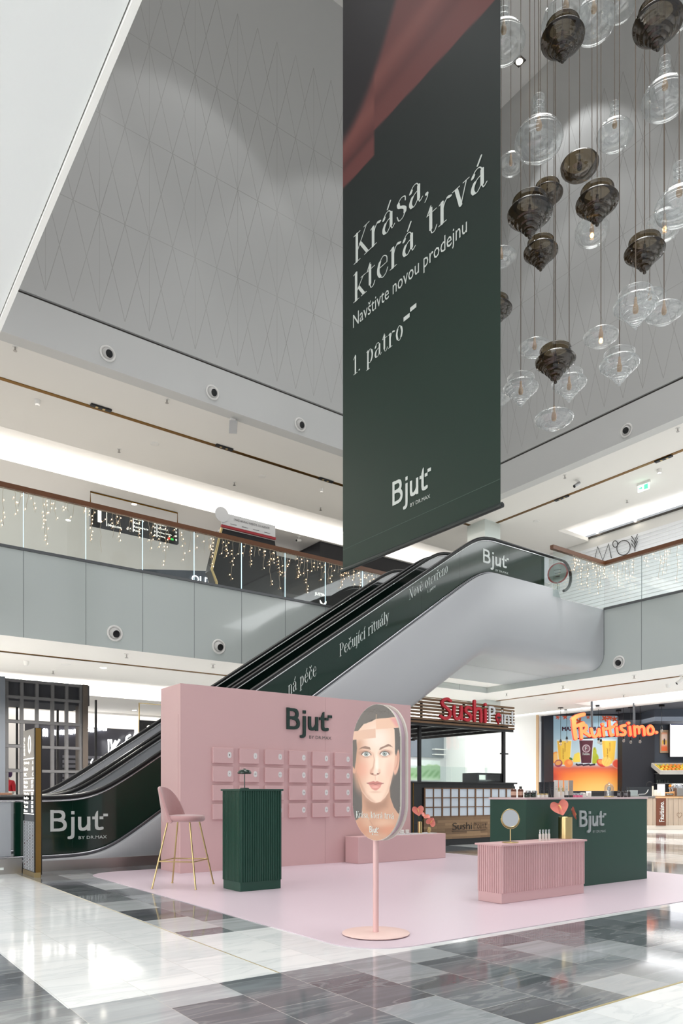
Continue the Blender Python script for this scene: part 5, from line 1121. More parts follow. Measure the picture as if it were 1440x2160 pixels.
MB().box((x0+.006, y0+.03, .06), (x0+.012, y1, 1.88)).build('face_panel', mat('totem_face', (20, 20, 22), .12, coat=.6), t)
xs = x0+.005
def tv(s, v, z, w_, h, X=E2, Y=UP): text(g, s, (xs, v, z), X, Y, w_, h, .001)
text(g, 'patro', (xs, y1-.06-.05, 1.555), (0, 0, 1), (0, 1, 0), .24, .07, .001); text(g, '0', (xs, y1-.26, 1.57), E2, UP, .15, .24, .001)
z = 1.50
for k, (a, b) in enumerate((('Obchody', 'A'), ('Kino', 'B'), ('WC', 'C'))): tv(a, y1-.05, z-.07-.075*k, .28-.07*k, .045); tv(b, y1-.48, z-.07-.075*k, .05, .045)
g.box((xs-.001, y0+.05, z), (xs, y1-.03, z+.012)); g.box((xs-.001, y0+.05, 1.245), (xs, y1-.03, 1.257)); g.box((xs-.001, y0+.05, 1.09), (xs, y1-.03, 1.102)); g.box((xs-.001, y0+.05, .79), (xs, y1-.03, .80))
for k, a in enumerate(('Bufet', 'Bar')): tv(a, y1-.05, 1.185-.06*k, .2, .04); tv('57', y1-.42, 1.185-.06*k, .1, .045)
for k, a in enumerate(('Výtahy', 'Info', 'Banka', 'Taxi', 'Bus')): tv(a, y1-.05, 1.035-.055*k, .26-.02*k, .036); tv('28', y1-.42, 1.035-.055*k, .1, .04)
g.build('lettering', M_GLOW, t)
def paint_mosaic(s, q):
    X, Y = s*4, q*16; a = np.abs((X % 1)-.5); b = np.abs((Y % 1)-.5); d = np.maximum(a*1.5, b); p = Paint(X, Y, (186, 188, 194))
    p.mix(((d > .18) & (d < .38)).astype(float), (34, 34, 40)); p.mix((((X+.5) % 1-.5)**2+((Y+.5) % 1-.5)**2 < .02).astype(float), (40, 38, 44)); p.mix((((X//1+Y//1) % 7 == 0) & (d < .18)).astype(float), (110, 60, 64)); return p.C
sheet('mosaic_panel', paint_mosaic, (x0+.004, y1-.01, .70), E2, UP, .56, .63, 80, 160, paintmat('mosaic_print', .3), t)

# ------------------------------------------------------------------ left back: lattice shopfront, dark shop
M_LAT = mat('lattice_steel', (88, 88, 90), .5, .2)
t = thing('lattice_shopfront', 'tall grey metal lattice shopfront behind the escalator foot', 'shop front', (4.7, 19, 0))
ue = [pv(x, 1500, 19).x for x in (11, 43, 75, 108, 138, 168)]
for k, u in enumerate(ue): MB().box((u, 19, 0), (u+.075, 19.1, 3.86)).build('post', M_LAT, t)
for z in (.9, 1.62, 2.22, 2.82, 3.42, 3.82):
    MB().box((ue[0], 18.99, z-.035), (ue[-1]+.07, 19.09, z+.035)).build('cross_bar', M_LAT, t)
MB().box((ue[-1]+.07, 18.95, 0), (ue[-1]+.2, 19.6, 3.86)).build('end_post', mat('bronze_post', (78, 70, 64), .5, .3), t)
MB().box((2.2, 18.9, 0), (ue[0]-.02, 19.4, 3.88)).build('side_panel', mat('panel_slate', (96, 102, 110), .4), t)
for k in range(6): MB().box((4.0+k*.52, 20.6, 0), (4.05+k*.52, 20.66, 3.7)).build('rear_post', M_BLACK, t)
for z in (1.0, 1.7, 2.35, 3.0): MB().box((3.6, 20.6, z-.02), (6.4, 20.65, z+.02)).build('rear_bar', M_BLACK, t)
MB().box((3.5, 19.2, 3.35), (6.0, 20.7, 3.88)).build('dark_header', mat('header_dark', (56, 58, 64), .6), t)
t = thing('storefront', 'dark shop behind the lattice with a glowing white sign band and slanted script letters', 'shop front', (7, 25.3, 0))
qa, qb = pv(-40, 1530, 25.3).x, pv(283, 1530, 25.3).x
MB().box((qa, 25.3, 0), (qb, 25.6, 3.35)).build('facade', mat('facade_dark', (40, 40, 46), .3, noise=(.8, .3)), t)
MB().box((qa, 25.32, 3.35), (qb+4, 25.6, 4.3)).box((qb, 25.31, 0), (qb+4, 25.6, 3.35)).build('white_wall', M_WHITE, t)
for k in range(12): MB().box((7.0, 25.27, .5+k*.16), (9.3, 25.295, .60+k*.16)).build('shutter_slat', mat('slat_grey', (96, 96, 102), .4, .3), t)
M_SG = mat('strong_glow', (255, 255, 255), .5, emit=(250, 252, 255), estr=4)
for x0_, x1_, y0_, y1_ in ((90, 101, 1537, 1552), (111, 121, 1540, 1550), (126, 137, 1540, 1549), (141, 153, 1539, 1548), (155, 167, 1538, 1547), (181, 198, 1535, 1543), (207, 225, 1533, 1540)):
    a, b = pv(x0_, y1_, 25.2), pv(x1_, y0_, 25.2); n = max(1, round((b.x-a.x)/.22))
    g = MB(); fit(g, 'onosu'[:n+1], MONO, nib(.12, .12, 8), nib(.1, .1, 8), (a.x, 25.22, a.z), E_, UP, b.x-a.x, (b.z-a.z)*1.35, .06); g.build('sign_word', M_SG, t)
g = MB()
def sl_(pts, r=.035): g.tube([pv(x, y, 25.0) for x, y in pts], r, 8)
sl_([(229, 1560), (229, 1593), (244, 1562)]); sl_([(234, 1560), (236, 1585), (252, 1560)]); sl_(catmull([(275, 1550), (267, 1556), (268, 1566), (278, 1566), (286, 1545)])); sl_([(284, 1560), (296, 1542)])
sl_(catmull([(196, 1601), (192, 1608), (196, 1614)]), .02); g.build('script_letters', M_SG, t)
t = thing('white_partition', 'bright white partition seen at the far left through the lattice', 'partition', (3.5, 23, 0))
MB().box((pv(-60, 1600, 23.5).x, 23.5, 0), (pv(52, 1600, 23.5).x, 23.7, 3.5)).build('back_wall', M_WHITE, t)
o = MB().box((2.0, 17.9, .0), (3.85, 18.4, 1.08)).build('wooden_cabinet', mat('cabinet_wood', (92, 62, 44), .5, noise=(3, .25, (8, 1, 1)))); bevel(o, .01); tag(o, 'brown wooden cabinet at the left edge before the lattice shopfront', 'cabinet')
p = pd(28, 1667, 19.6); t = thing('chair', 'pale chair back behind the wooden cabinet at the left', 'chair', (p.x, p.y, 0))
g = MB(); g.grid(lambda i, j: (p.x+.26*(i-.5)*1.6, p.y+.06*math.sin(PI*i), .45+.68*j), 10, 6); b_ = g.build('backrest', M_CREAM, t); b_.modifiers.new('s', 'SOLIDIFY').thickness = .03
MB().box((p.x-.2, p.y-.4, .42), (p.x+.2, p.y, .46)).build('seat', M_CREAM, t)
for sx in (-.17, .17):
    for sy in (-.37, -.03): MB().tube([(p.x+sx, p.y+sy, 0), (p.x+sx, p.y+sy, .42)], .014, 8).build('leg', M_BLACK, t)
# a person in red behind the lattice
def person(loc, rz):
    t = thing('person', 'person in a red jacket and dark hood behind the lattice shopfront', 'person', loc, rz)
    def skin(name, vs, es, rs, m, root=0, par=None, sub=2):
        me = bpy.data.meshes.new(name); me.from_pydata(vs, es, []); o = bpy.data.objects.new(name, me); COL.objects.link(o); o.parent = par or t
        md = o.modifiers.new('skin', 'SKIN'); md.use_smooth_shade = True
        for k, r in enumerate(rs): me.skin_vertices[0].data[k].radius = (r, r*.8) if isinstance(r, float) else r
        me.skin_vertices[0].data[root].use_root = True; s = o.modifiers.new('sub', 'SUBSURF'); s.levels = s.render_levels = sub; me.materials.append(m); return o
    V = [(0,0,.92),(0,0,1.12),(0,0,1.34),(0,0,1.45),(0,-.01,1.53),(0,-.02,1.63), (.17,0,1.38),(.23,.02,1.12),(.20,-.14,.93),(.18,-.2,.86), (-.17,0,1.38),(-.23,.02,1.12),(-.2,-.14,.93),(-.18,-.2,.86), (.1,0,.86),(.11,-.02,.48),(.11,.02,.09),(.11,-.12,.04), (-.1,0,.86),(-.11,-.02,.48),(-.11,.02,.09),(-.11,-.12,.04)]
    Ed = [(0,1),(1,2),(2,3),(3,4),(4,5),(2,6),(6,7),(7,8),(8,9),(2,10),(10,11),(11,12),(12,13),(0,14),(14,15),(15,16),(16,17),(0,18),(18,19),(19,20),(20,21)]
    R = [(.16,.11),(.14,.1),(.17,.11),.07,.055,(.085,.1),.065,.048,.036,.035,.065,.048,.036,.035,.09,.062,.045,.04,.09,.062,.045,.04]
    skin('body', V, Ed, R, mat('skin', (206, 160, 138), .5))
    skin('jacket', [(x*1.03, y, z) for x, y, z in V[:4]]+V[6:9]+V[10:13], [(0,1),(1,2),(2,3),(2,4),(4,5),(5,6),(2,7),(7,8),(8,9)], [(.19,.13),(.165,.125),(.19,.13),.09,.085,.066,.052,.085,.066,.052], mat('red_cloth', (186, 30, 44), .8))
    skin('trousers', [V[0],V[14],V[15],V[16],V[18],V[19],V[20]], [(0,1),(1,2),(2,3),(0,4),(4,5),(5,6)], [(.17,.12),.1,.075,.06,.1,.075,.06], mat('dark_cloth', (34, 34, 44), .8))
    MB().lathe((0, .02, 1.52), [(.09, 0), (.12, .06), (.125, .13), (.10, .2), (.05, .235), (0, .24)], 20, cap=False).build('hood', mat('hood_cloth', (70, 44, 84), .8), t, local=True)
    g = MB()
    for sx in (-.035, .035): g.lathe((sx, -.115, 1.655), [(0, -.01), (.01, 0), (0, .01)], 8, cap=False)
    g.build('eyes', M_BLACK, t, local=True)
    MB().lathe((0, -.125, 1.60), [(0, 0), (.014, .01), (.007, .045)], 8, cap=False).build('nose', mat('skin', (206, 160, 138)), t, local=True)
    for sx in (-1, 1):
        g = MB(); c = Vector((sx*.18, -.22, .85)); g.smooth = True
        for k in range(4): g.tube([c+Vector((sx*.012*(k-1.5), -.02, -.02)), c+Vector((sx*.014*(k-1.5), -.05, -.06-.008*(k in (1, 2)))), c+Vector((sx*.014*(k-1.5), -.045, -.10))], [.009, .008, .006], 6)
        g.tube([c+Vector((-sx*.03, 0, 0)), c+Vector((-sx*.045, -.03, -.03)), c+Vector((-sx*.04, -.05, -.05))], [.01, .009, .007], 6); g.lathe(c+Vector((0, 0, -.04)), [(.02, 0), (.036, .02), (.03, .05)], 10); g.build('hand', mat('skin', (206, 160, 138)), t, local=True)
p = pd(15, 1640, 20.4); person((p.x, p.y, 0), -PI/4)

# ------------------------------------------------------------------ sushi stand under the escalator
M_SLAT = mat('pergola_wood', (124, 94, 66), .55, noise=(3, .2, (1, 8, 8))); M_RED = mat('sushi_red', (196, 34, 50), .4); M_SW = mat('sushi_white', (226, 228, 230), .4)
vp, vq, up = 10.72, 14.0, 12.65
t = thing('pergola', 'dark framed slatted wooden pergola with red and white lettering', 'pergola', (11, 12.3, 0))
for k in range(8):
    z = 2.97-k*.066; us_ = max(9.25, 9.45+(z-.07-2.68)/.66)
    MB().box((us_+.05, vp-.03, z-.040), (up, vp+.012, z)).build('front_slat', M_SLAT, t)
for k in range(17):
    v = vp+.15+k*.19; MB().box((9.35, v, 2.50), (up, v+.045, 2.56)).build('roof_slat', M_BLACK, t)
for u in (9.6, 10.4, 11.2, 12.0, up-.06): MB().box((u, vp+.02, 2.44), (u+.05, vq, 2.5)).build('frame_beam', M_BLACK, t)
MB().box((9.3, vp+.0, 2.42), (up, vp+.05, 2.47)).box((9.3, vq-.05, 2.42), (up, vq, 2.47)).build('frame_beam', M_BLACK, t)
for u in (9.9, 10.5, 11.1, 11.7, 12.3): MB().box((u, vp+.014, 2.5), (u+.04, vp+.05, max(2.55, min(2.97, 2.68+.66*(u-9.45)-.06)))).build('slat_strut', M_BLACK, t)
for x, v in ((884, 10.95), (1061.5, 10.95)):
    q = pv(x, 1600, v); w_ = .035 if x > 900 else .03; MB().box((q.x-w_, v-.03, 1.05), (q.x+w_, v+.03, 2.44)).build('post', M_BLACK, t)
q = pv(1061.5, 1590, 10.95); MB().box((q.x-.1, 10.93, q.z-.015), (q.x+.14, 10.97, q.z+.015)).build('cross_arm', M_BLACK, t)
g = MB(); vl_ = vp-.05
qa = pv(925, 1516, vl_); qb = pv(1026, 1523, vl_)
def fitz(s, xa, ya, xb, yb, h, pen, m, t_=.03, sp=0):
    a, b = pv(xa, ya, vl_), pv(xb, yb, vl_); gg = MB(); fit(gg, s, MONO, pen, pen, a, (b-a), UP, (b-a).length, h, t_, sp); gg.build('lettering', m, t)
fitz('Sushi', 925, 1515, 1026, 1523, .40, nib(.105, .10, 10), M_RED, .04); fitz('P', 1028, 1522, 1044, 1523, .32, nib(.09, .09), M_SW)
fitz('int', 1055, 1526, 1085, 1529, .30, nib(.085, .07), M_SW, .02)
q = pv(1049, 1514, vl_); MB().plate([(q.x+.08*math.cos(2*PI*k/20), vl_, q.z+.10*math.sin(2*PI*k/20)-(.05 if k == 15 else 0)) for k in range(20)], (0, -1, 0), .04).build('round_emblem', M_RED, t)
MB().box((q.x-.055, vl_-.045, q.z-.02), (q.x+.055, vl_-.041, q.z+.02)).box((q.x-.02, vl_-.045, q.z-.1), (q.x-.012, vl_-.041, q.z)).box((q.x+.012, vl_-.045, q.z-.1), (q.x+.02, vl_-.041, q.z)).build('emblem_mark', M_BLACK, t)
for px, py in ((890, 1552), (872, 1546)):
    q = pv(px, py, 13.2)
    MB().lathe(q, [(.05, 0), (.055, .03), (.035, .11)], 14).build('lamp_head', mat('lamp_beige', (220, 190, 160), .5), t)
# counter
t = thing('sushi_counter', 'black sushi counter with lit paper-screen panels and dark lettering on wood', 'counter', (10.9, 11.0, 0))
ua, ub = 9.32, 12.62; MB().box((ua, 10.68, 0), (ub, 11.5, 1.30)).build('body', mat('counter_black', (28, 29, 31), .35), t)
MB().box((ua-.02, 10.62, 1.27), (ub+.04, 11.5, 1.30)).build('top', M_BLACK, t)
gx0, gx1 = pv(895, 1690, 10.66).x, 12.58; zb0, zb1, zw0 = .585, 1.175, .13
MB().box((gx0, 10.665, zb0), (gx1, 10.68, zb1)).build('screen_panel', mat('paper_screen', (206, 214, 222), .6, emit=(190, 205, 220), estr=.12), t)
g = MB(); n = 11; M_FR = mat('screen_frame', (122, 88, 60), .5)
for k in range(n+1): u = gx0+(gx1-gx0)*k/n; w_ = .016 if k % 2 == 0 else .008; g.box((u-w_, 10.645, zb0), (u+w_, 10.666, zb1))
for z in (zb0+.01, zb0+.2, zb0+.39, zb1-.01): g.box((gx0, 10.65, z-.009), (gx1, 10.666, z+.009))
g.build('screen_frame', M_FR, t)
def wood_planks():
    m, nt, b = nodes('oak_strips'); tc = nt.nodes.new('ShaderNodeTexCoord'); sp = nt.nodes.new('ShaderNodeSeparateXYZ'); nt.links.new(tc.outputs['Object'], sp.inputs[0]); cb = nt.nodes.new('ShaderNodeCombineXYZ'); nt.links.new(sp.outputs[0], cb.inputs[0]); nt.links.new(sp.outputs[2], cb.inputs[1])
    br = nt.nodes.new('ShaderNodeTexBrick'); nt.links.new(cb.outputs[0], br.inputs['Vector']); br.inputs['Scale'].default_value = 1; br.inputs['Brick Width'].default_value = .42; br.inputs['Row Height'].default_value = .058; br.inputs['Mortar Size'].default_value = .0012
    br.inputs['Color1'].default_value = lin((164, 132, 98))+(1,); br.inputs['Color2'].default_value = lin((118, 90, 64))+(1,); br.inputs['Mortar'].default_value = lin((90, 68, 48))+(1,)
    nt.links.new(br.outputs['Color'], b.inputs['Base Color']); b.inputs['Roughness'].default_value = .5; return m
M_OAK = wood_planks(); MB().box((gx0-.02, 10.655, zw0), (gx1+.02, 10.68, zb0)).build('wood_front', M_OAK, t)
g = MB(); a = pv(953, 1750, 10.65); b = pv(996, 1749, 10.65); fit(g, 'Sushi', MONO, nib(.075, .075), nib(.05, .05), a, (1, 0, 0), UP, b.x-a.x, .13, .003)
a = pv(998, 1748, 10.65); b = pv(1027, 1746, 10.65); fit(g, 'Point', MONO, nib(.03, .03), nib(.03, .03), a, (1, 0, 0), UP, b.x-a.x, .12, .003)
a = pv(953, 1754, 10.65); b = pv(1024, 1750, 10.65); g.box((a.x, 10.648, a.z), (b.x, 10.652, a.z+.008)); g.build('lettering', M_DARKTXT, t)
MB().box((ua, 10.655, 0), (ua+.28, 10.68, 1.29)).build('side_panel', mat('counter_black', (28, 29, 31)), t); MB().box((ua+.285, 10.65, .1), (ua+.30, 10.68, 1.29)).build('brass_strip', M_BRASS, t)
for u0_, u1_, z1_ in ((ua+.1, 10.9, 1.62), (10.92, 12.0, 1.62)): MB().box((u0_, 10.9, 1.30), (u1_, 10.912, z1_)).build('glass_screen', M_GLASS, t)
t = thing('display_fridge', 'small black glass display case at the right end of the sushi counter', 'display case', (12.2, 11.1, 1.30))
MB().box((11.75, 10.95, 1.305), (12.55, 11.4, 1.33)).box((11.75, 10.95, 1.48), (12.55, 11.4, 1.51)).box((11.75, 10.95, 1.33), (11.80, 11.4, 1.48)).box((12.50, 10.95, 1.33), (12.55, 11.4, 1.48)).build('frame', M_BLACK, t)
MB().box((11.8, 10.955, 1.33), (12.5, 10.965, 1.48)).build('front_glass', M_GLASS, t); MB().box((11.82, 11.1, 1.335), (12.48, 11.3, 1.37)).build('tray', M_STEEL, t)
# back wall of the hall behind the sushi stand: dark shelf zone, landscape picture, glass screen
t = thing('storefront', 'pale glazed shop front with dark shelf zone behind the sushi stand', 'shop front', (13, 21, 0))
q0, q1 = pv(860, 1600, 21).x, pv(982, 1600, 21).x
MB().box((q0-3, 21, 0), (q1, 21.2, 3.88)).build('back_wall', mat('pale_grey', (205, 208, 210), .6), t)
a, b = pv(866, 1596, 20.95), pv(935, 1548, 20.95); MB().box((a.x, 20.93, a.z), (b.x, 20.99, b.z)).build('dark_zone', mat('zone_slate', (112, 120, 130), .4), t)
for y in (1581, 1592): c = pv(912, y, 20.9); d_ = pv(934, y, 20.9); MB().box((c.x, 20.75, c.z), (d_.x, 20.93, c.z+.03)).build('shelf', M_WHITE, t)
def paint_land(s, q):
    p = Paint(s, q, (214, 224, 222)); n = .5+.5*np.sin(s*9+1)*.5+.2*np.sin(s*23); h = .30-.12*n*(s > .2)+.1*(s < .3); p.mix(ss(h-.05, h+.05, q), (150, 184, 140)); p.mix(ss(h+.2, h+.35, q)*(.5+.5*np.sin(s*31+q*17)), (112, 158, 98)); p.mix(ss(.75, 1, q), (196, 216, 186)); return p.C
a, b = pv(866, 1602, 20.9), pv(930, 1646, 20.9); ph = thing('landscape_picture', 'blurred green landscape picture on the wall behind the sushi stand', 'picture', ((a.x+b.x)/2, 20.95, b.z))
MB().box((a.x, 20.96, b.z), (b.x, 20.99, a.z)).build('panel', M_WHITE, ph); sheet('print', paint_land, (a.x, 20.955, a.z), E_, UP, b.x-a.x, a.z-b.z, 60, 40, paintmat('land_print', .5), ph)
t = thing('glass_screen_wall', 'tall clear glass screen left of the column behind the sushi stand', 'glass screen', (14.5, 16.6, 0))
for xa, xb in ((943, 981), (886, 942)):
    a, b = pv(xa, 1600, 16.6), pv(xb, 1600, 16.6); MB().box((a.x, 16.6, 0), (b.x, 16.62, 3.0)).build('pane', M_GLASS, t)
# ------------------------------------------------------------------ juice bar
def sbox(g, x0, x1, y0, y1, d0, d1):
    """box that follows the store's own skew axes; extents given by sight lines on its front face"""
    a, b = pd(x0, y1, d0), pd(x1, y0, d0); n = FW*(d1-d0)
    vs = [a, b.copy(), Vector((b.x, b.y, b.z)), a]; lo, hi = a.z, b.z
    P = [Vector((a.x, a.y, lo)), Vector((b.x, b.y, lo)), Vector((b.x, b.y, lo))+n, Vector((a.x, a.y, lo))+n]; Q = [p+UP*(hi-lo) for p in P]
    return g.add(P+Q, [(0, 3, 2, 1), (4, 5, 6, 7), (0, 1, 5, 4), (1, 2, 6, 5), (2, 3, 7, 6), (3, 0, 4, 7)])
D0 = 26.5
g = MB(); A = Vector((20.95, 16.5, 0)); B = pd(1161, 1600, D0); B.z = 0; Cc = pd(1900, 1600, D0); Cc.z = 0
for p_, q_ in ((A, B),): n = (q_-p_).cross(UP).normalized()*.1; g.add([p_, q_, q_+n, p_+n] + [x+UP*3.95 for x in (p_, q_, q_+n, p_+n)], [(0, 3, 2, 1), (4, 5, 6, 7), (0, 1, 5, 4), (1, 2, 6, 5), (2, 3, 7, 6), (3, 0, 4, 7)])
sbox(g, 1155, 1900, 1480, 1738, D0, D0+.2); o = struct('wall_store_back', g, M_NAVY)
g = MB(); pts = [(20.7, 16.5), (B.x+.2, B.y+.3), (Cc.x, Cc.y), (20.7, -6)]; struct('ceiling_store', g.prism(pts, 3.95, 4.1), mat('store_ceiling', (84, 88, 98), .7))
struct('trim_5', MB().box((20.66, 16.42, 0), (20.72, 16.5, 3.82)), mat('light_wood_trim', (214, 180, 140), .5))
g = MB(); sbox(g, 1312, 1380, 1502, 1740, D0-.5, D0); struct('wall_store_pier', g, mat('pier_dark', (44, 46, 54), .7))
g = MB(); sbox(g, 1380, 1700, 1500, 1740, D0-.25, D0); struct('wall_store_side', g, M_SLATE)
g = MB(); sbox(g, 1380, 1700, 1488, 1521, D0-1.6, D0-.25); struct('ceiling_store_bulkhead', g, M_SLATE)
def paint_juice(s, q):
    X, Y = 185+683*s, 135+715*q; p = Paint(X, Y, (160, 190, 204))
    p.mix(ss(420, 150, Y)*.4, (140, 176, 196)).mix(ss(250, 560, Y)*.8, (196, 212, 216)).mix(ss(585, 640, Y), (206, 96, 84)).mix(ss(620, 700, Y), (232, 78, 46)).mix(ell(X, Y, 600, 900, 460, 270, .5)*ss(590, 690, Y), (250, 160, 76)).mix(ell(X, Y, 640, 900, 260, 150, .6)*ss(640, 740, Y), (255, 196, 110))
    p.mix(ss(330, 180, X)*ss(640, 720, Y)*.5, (150, 40, 70))
    for cx, cy, w_ in ((250,148,22),(320,145,26),(400,150,30),(455,190,40),(540,148,20),(700,158,34),(745,150,30),(790,165,30),(820,205,30),(850,148,20)):
        for a in range(5): b = a*1.256+cx; p.e(cx+w_*.5*math.cos(b), cy+w_*.5*math.sin(b), w_*.5, w_*.22, (206,82,48), 1, .3, b)
    def cup(x0, x1, y0, y1, c, dk):
        p.poly([(x0-6,y0-14),(x1+6,y0-14),(x1-8,y1+14),(x0+10,y1+14)], (216,224,228), .8, 2); p.poly([(x0,y0),(x1,y0),(x1-18,y1),(x0+20,y1)], c, 1, 2); p.poly([(x0,y0),(x0+26,y0),(x0+40,y1),(x0+20,y1)], dk, .5, 8)
    p.poly([(392,560),(410,500),(445,484),(470,490),(470,575),(400,578)], (238,210,84), 1, 3); p.e(600,540,40,52,(168,176,44),1,.1).e(600,480,20,44,(176,182,56),1,.15); p.curve([(600,455),(606,436)],2,(90,70,40),1,2)
    p.e(238,535,50,58,(240,150,64),1,.06).e(240,535,40,47,(246,190,110),1,.15)
    cup(246,380,376,600,(238,196,78),(222,160,50)); cup(456,586,370,584,(84,36,50),(60,24,38)); cup(672,804,374,590,(240,194,76),(222,160,50))
    p.e(522,447,38,38,(214,204,206),.9,.08).e(522,447,30,30,(84,36,50),.75,.15)
    p.e(258,588,38,34,(150,60,90),1,.1,-.3).e(256,584,30,22,(224,160,90),1,.15,-.3); p.e(354,588,42,38,(240,132,72),1,.1).e(366,580,22,20,(250,170,100),.9,.4).e(376,545,18,10,(60,110,50),1,.2,.6)
    for k in range(14): p.e(430+k*13,598+((k*7) % 9),9,9,(44,34,48),1,.25)
    p.e(668,585,50,34,(206,66,52),1,.1,.5).e(660,575,30,20,(236,150,80),1,.3,.5).e(715,572,46,46,(246,206,110),1,.1)
    for k in range(5): p.curve([(680+k*16,535+k*4),(700+k*14,610-k*4)],1.5,(222,160,60),.7,2)
    p.e(818,590,52,46,(236,190,160),1,.06,.3).e(818,594,44,38,(232,92,72),1,.12,.3); return p.C
t = thing('juice_poster', 'large bright poster of three juice cups with fruit on an orange ground', 'poster', pd(1237, 1669, D0-.05))
g = MB(); sbox(g, 1161, 1313, 1509.5, 1668.5, D0-.04, D0); g.build('panel', M_WHITE, t)
a, b = pd(1161.3, 1510, D0-.05), pd(1312.7, 1668, D0-.05); Wp, Hp = (b-a).dot(RX), a.z-b.z
sheet('print', paint_juice, a, RX, UP, Wp, Hp, 240, 250, paintmat('juice_print', .4, 0, .3), t)
def pt(x, y): return a + RX*((x-185)/683*Wp) - UP*((y-135)/715*Hp) - FW*.004
kx, ky = Wp/683, Hp/715
g = MB()
for k in range(5): text(g, 'MAXIMUM IMUNITY', pt(290+k*1.6, 278-(k % 2)*1.6)-FW*.0005*k, RX, UP, 465*kx, 38*ky)
g.smooth = False
g.build('headline', mat('headline_violet', (72, 40, 66), .5), t)
g = MB(); text(g, 'F', pt(510, 465), RX, UP, 20*kx, 36*ky); fit(g, 'FRuitisimo.', MONO, nib(.11, .11), nib(.1, .1), pt(487, 508), RX, UP, 70*kx, 20*ky, .002); g.build('cup_emblem', M_LETTER, t)
g = MB()
for x, y in ((308, 545), (730, 540)): text(g, 'LIVE WHAT', pt(x, y), UP, -RX, 100*ky, 13*kx)
for x, y in ((326, 480), (753, 475)): text(g, 'YOU LOVE', pt(x, y), UP, -RX, 85*ky, 13*kx)
g.build('cup_words', mat('cup_brown', (120, 84, 40), .5), t)
# neon sign
Ds = 22.6; M_NEON = mat('neon_orange', (190, 90, 40), .4, emit=(255, 150, 94), estr=1.05); M_NSIDE = mat('neon_red_side', (210, 50, 30), .5, emit=(230, 50, 24), estr=.6)
t = thing('neon_sign', 'glowing orange handwritten sign hung on rods before the juice poster', 'sign', pd(1290, 1565, Ds))
def sg(x, y): return pd(1120+x/4.5, 1480+y/4.5, Ds)
def neon(paths, r):
    for P in paths:
        P = catmull(P, 5); R_ = r if isinstance(r, tuple) else (r, r)
        for k, (q1_, q2_) in enumerate(zip(P[:-1], P[1:])):
            rr = R_[0]+(R_[1]-R_[0])*k/len(P); N = nib(2*rr, 2*rr, 12)
            h = hull([(q1_[0]+n_[0], q1_[1]+n_[1]) for n_ in N]+[(q2_[0]+n_[0], q2_[1]+n_[1]) for n_ in N]); NE.append(h)
NE = []
neon([[(396,180),(400,260),(412,350)],[(390,168),(430,140),(490,124)]], (20, 17)); neon([[(408,240),(445,222),(485,205)]], 14)
neon([[(462,240),(468,345)],[(452,232),(505,228),(512,262),(478,290)],[(490,290),(545,325)]], 14); neon([[(560,262),(572,318),(600,335),(628,300),(632,265)],[(632,270),(640,325)],[(672,250),(680,322)]], 13)
neon([[(730,190),(735,270),(745,318),(765,318)],[(700,262),(772,240)]], 13); neon([[(800,255),(806,318)],[(880,228),(842,238),(845,265),(878,285),(872,315),(835,315)],[(922,245),(930,316)]], 13)
neon([[(966,238),(972,325)],[(966,255),(996,238),(1010,265),(1012,300)],[(1012,255),(1040,236),(1058,262),(1062,318)]], 12); neon([[(1115,232),(1092,262),(1100,308),(1135,308),(1148,272),(1128,236),(1112,234)]], 12)
neon([[(668,218),(670,219)],[(793,222),(795,223)],[(912,206),(914,207)],[(1176,294),(1178,295)]], 14)
g = MB(); g2 = MB()
for k, h in enumerate(NE):
    P = [sg(x, y) for x, y in h]; g.plate([p_-FW*.10 for p_ in P], -FW, .012+.00003*(k % 23)); c_ = sum((Vector(p_) for p_ in P), Vector())/len(P); g2.plate([c_+(p_-c_)*1.12-FW*.0 for p_ in P], -FW, .095)
g.build('letter_faces', M_NEON, t); g2.build('letter_sides', M_NSIDE, t)
MB().tube([sg(430, 352), sg(820, 328)], .02, 6).build('carrier', M_BLACK, t)
for x in (575, 975): a_, b_ = sg(x, 60), sg(x, 330); MB().tube([(a_.x, a_.y, 3.94), b_], .035, 10).build('rod', mat('rod_grey', (120, 124, 130), .3, .8), t)
# bare bulbs
for i, (px, py, dd) in enumerate(((1182, 1568, 24), (1195, 1562, 24.6), (1222, 1545, 25), (1262, 1564, 23.6), (1267, 1567, 24.6), (1304, 1550, 25), (1315, 1561, 23.4), (1330, 1564, 24), (1349.5, 1563, 23.4), (1395, 1540, 23.6))):
    q = pd(px, py, dd); t = thing('pendant_lamp', 'black corded bare bulb lamp, number '.replace(', number ', ' ')+('leftmost before the juice poster', 'second from left before the juice poster', 'behind the sign capital letter', 'third from left below the sign', 'close beside the third one', 'behind the middle of the sign', 'left of three right of the poster', 'middle of three right of the poster', 'right of three right of the poster', 'before the small framed poster')[i], 'pendant lamp', (q.x, q.y, q.z), 0, 'bare bulbs of the juice bar')
    MB().tube([(q.x, q.y, q.z+.12), (q.x, q.y, 3.94)], .007, 6).lathe((q.x, q.y, 3.88), [(.09, 0), (.09, .06)], 14).build('cord', M_BLACK, t); MB().lathe((q.x, q.y, q.z+.04), [(.04, 0), (.035, .05), (.015, .1)], 12).build('socket', M_BLACK, t)
    MB().lathe((q.x, q.y, q.z-.08), [(0, 0), (.035, .02), (.045, .055), (.03, .1), (.022, .12)], 14, cap=False).build('bulb', glass('bulb_glass', (245, 240, 230), .2, .1), t)
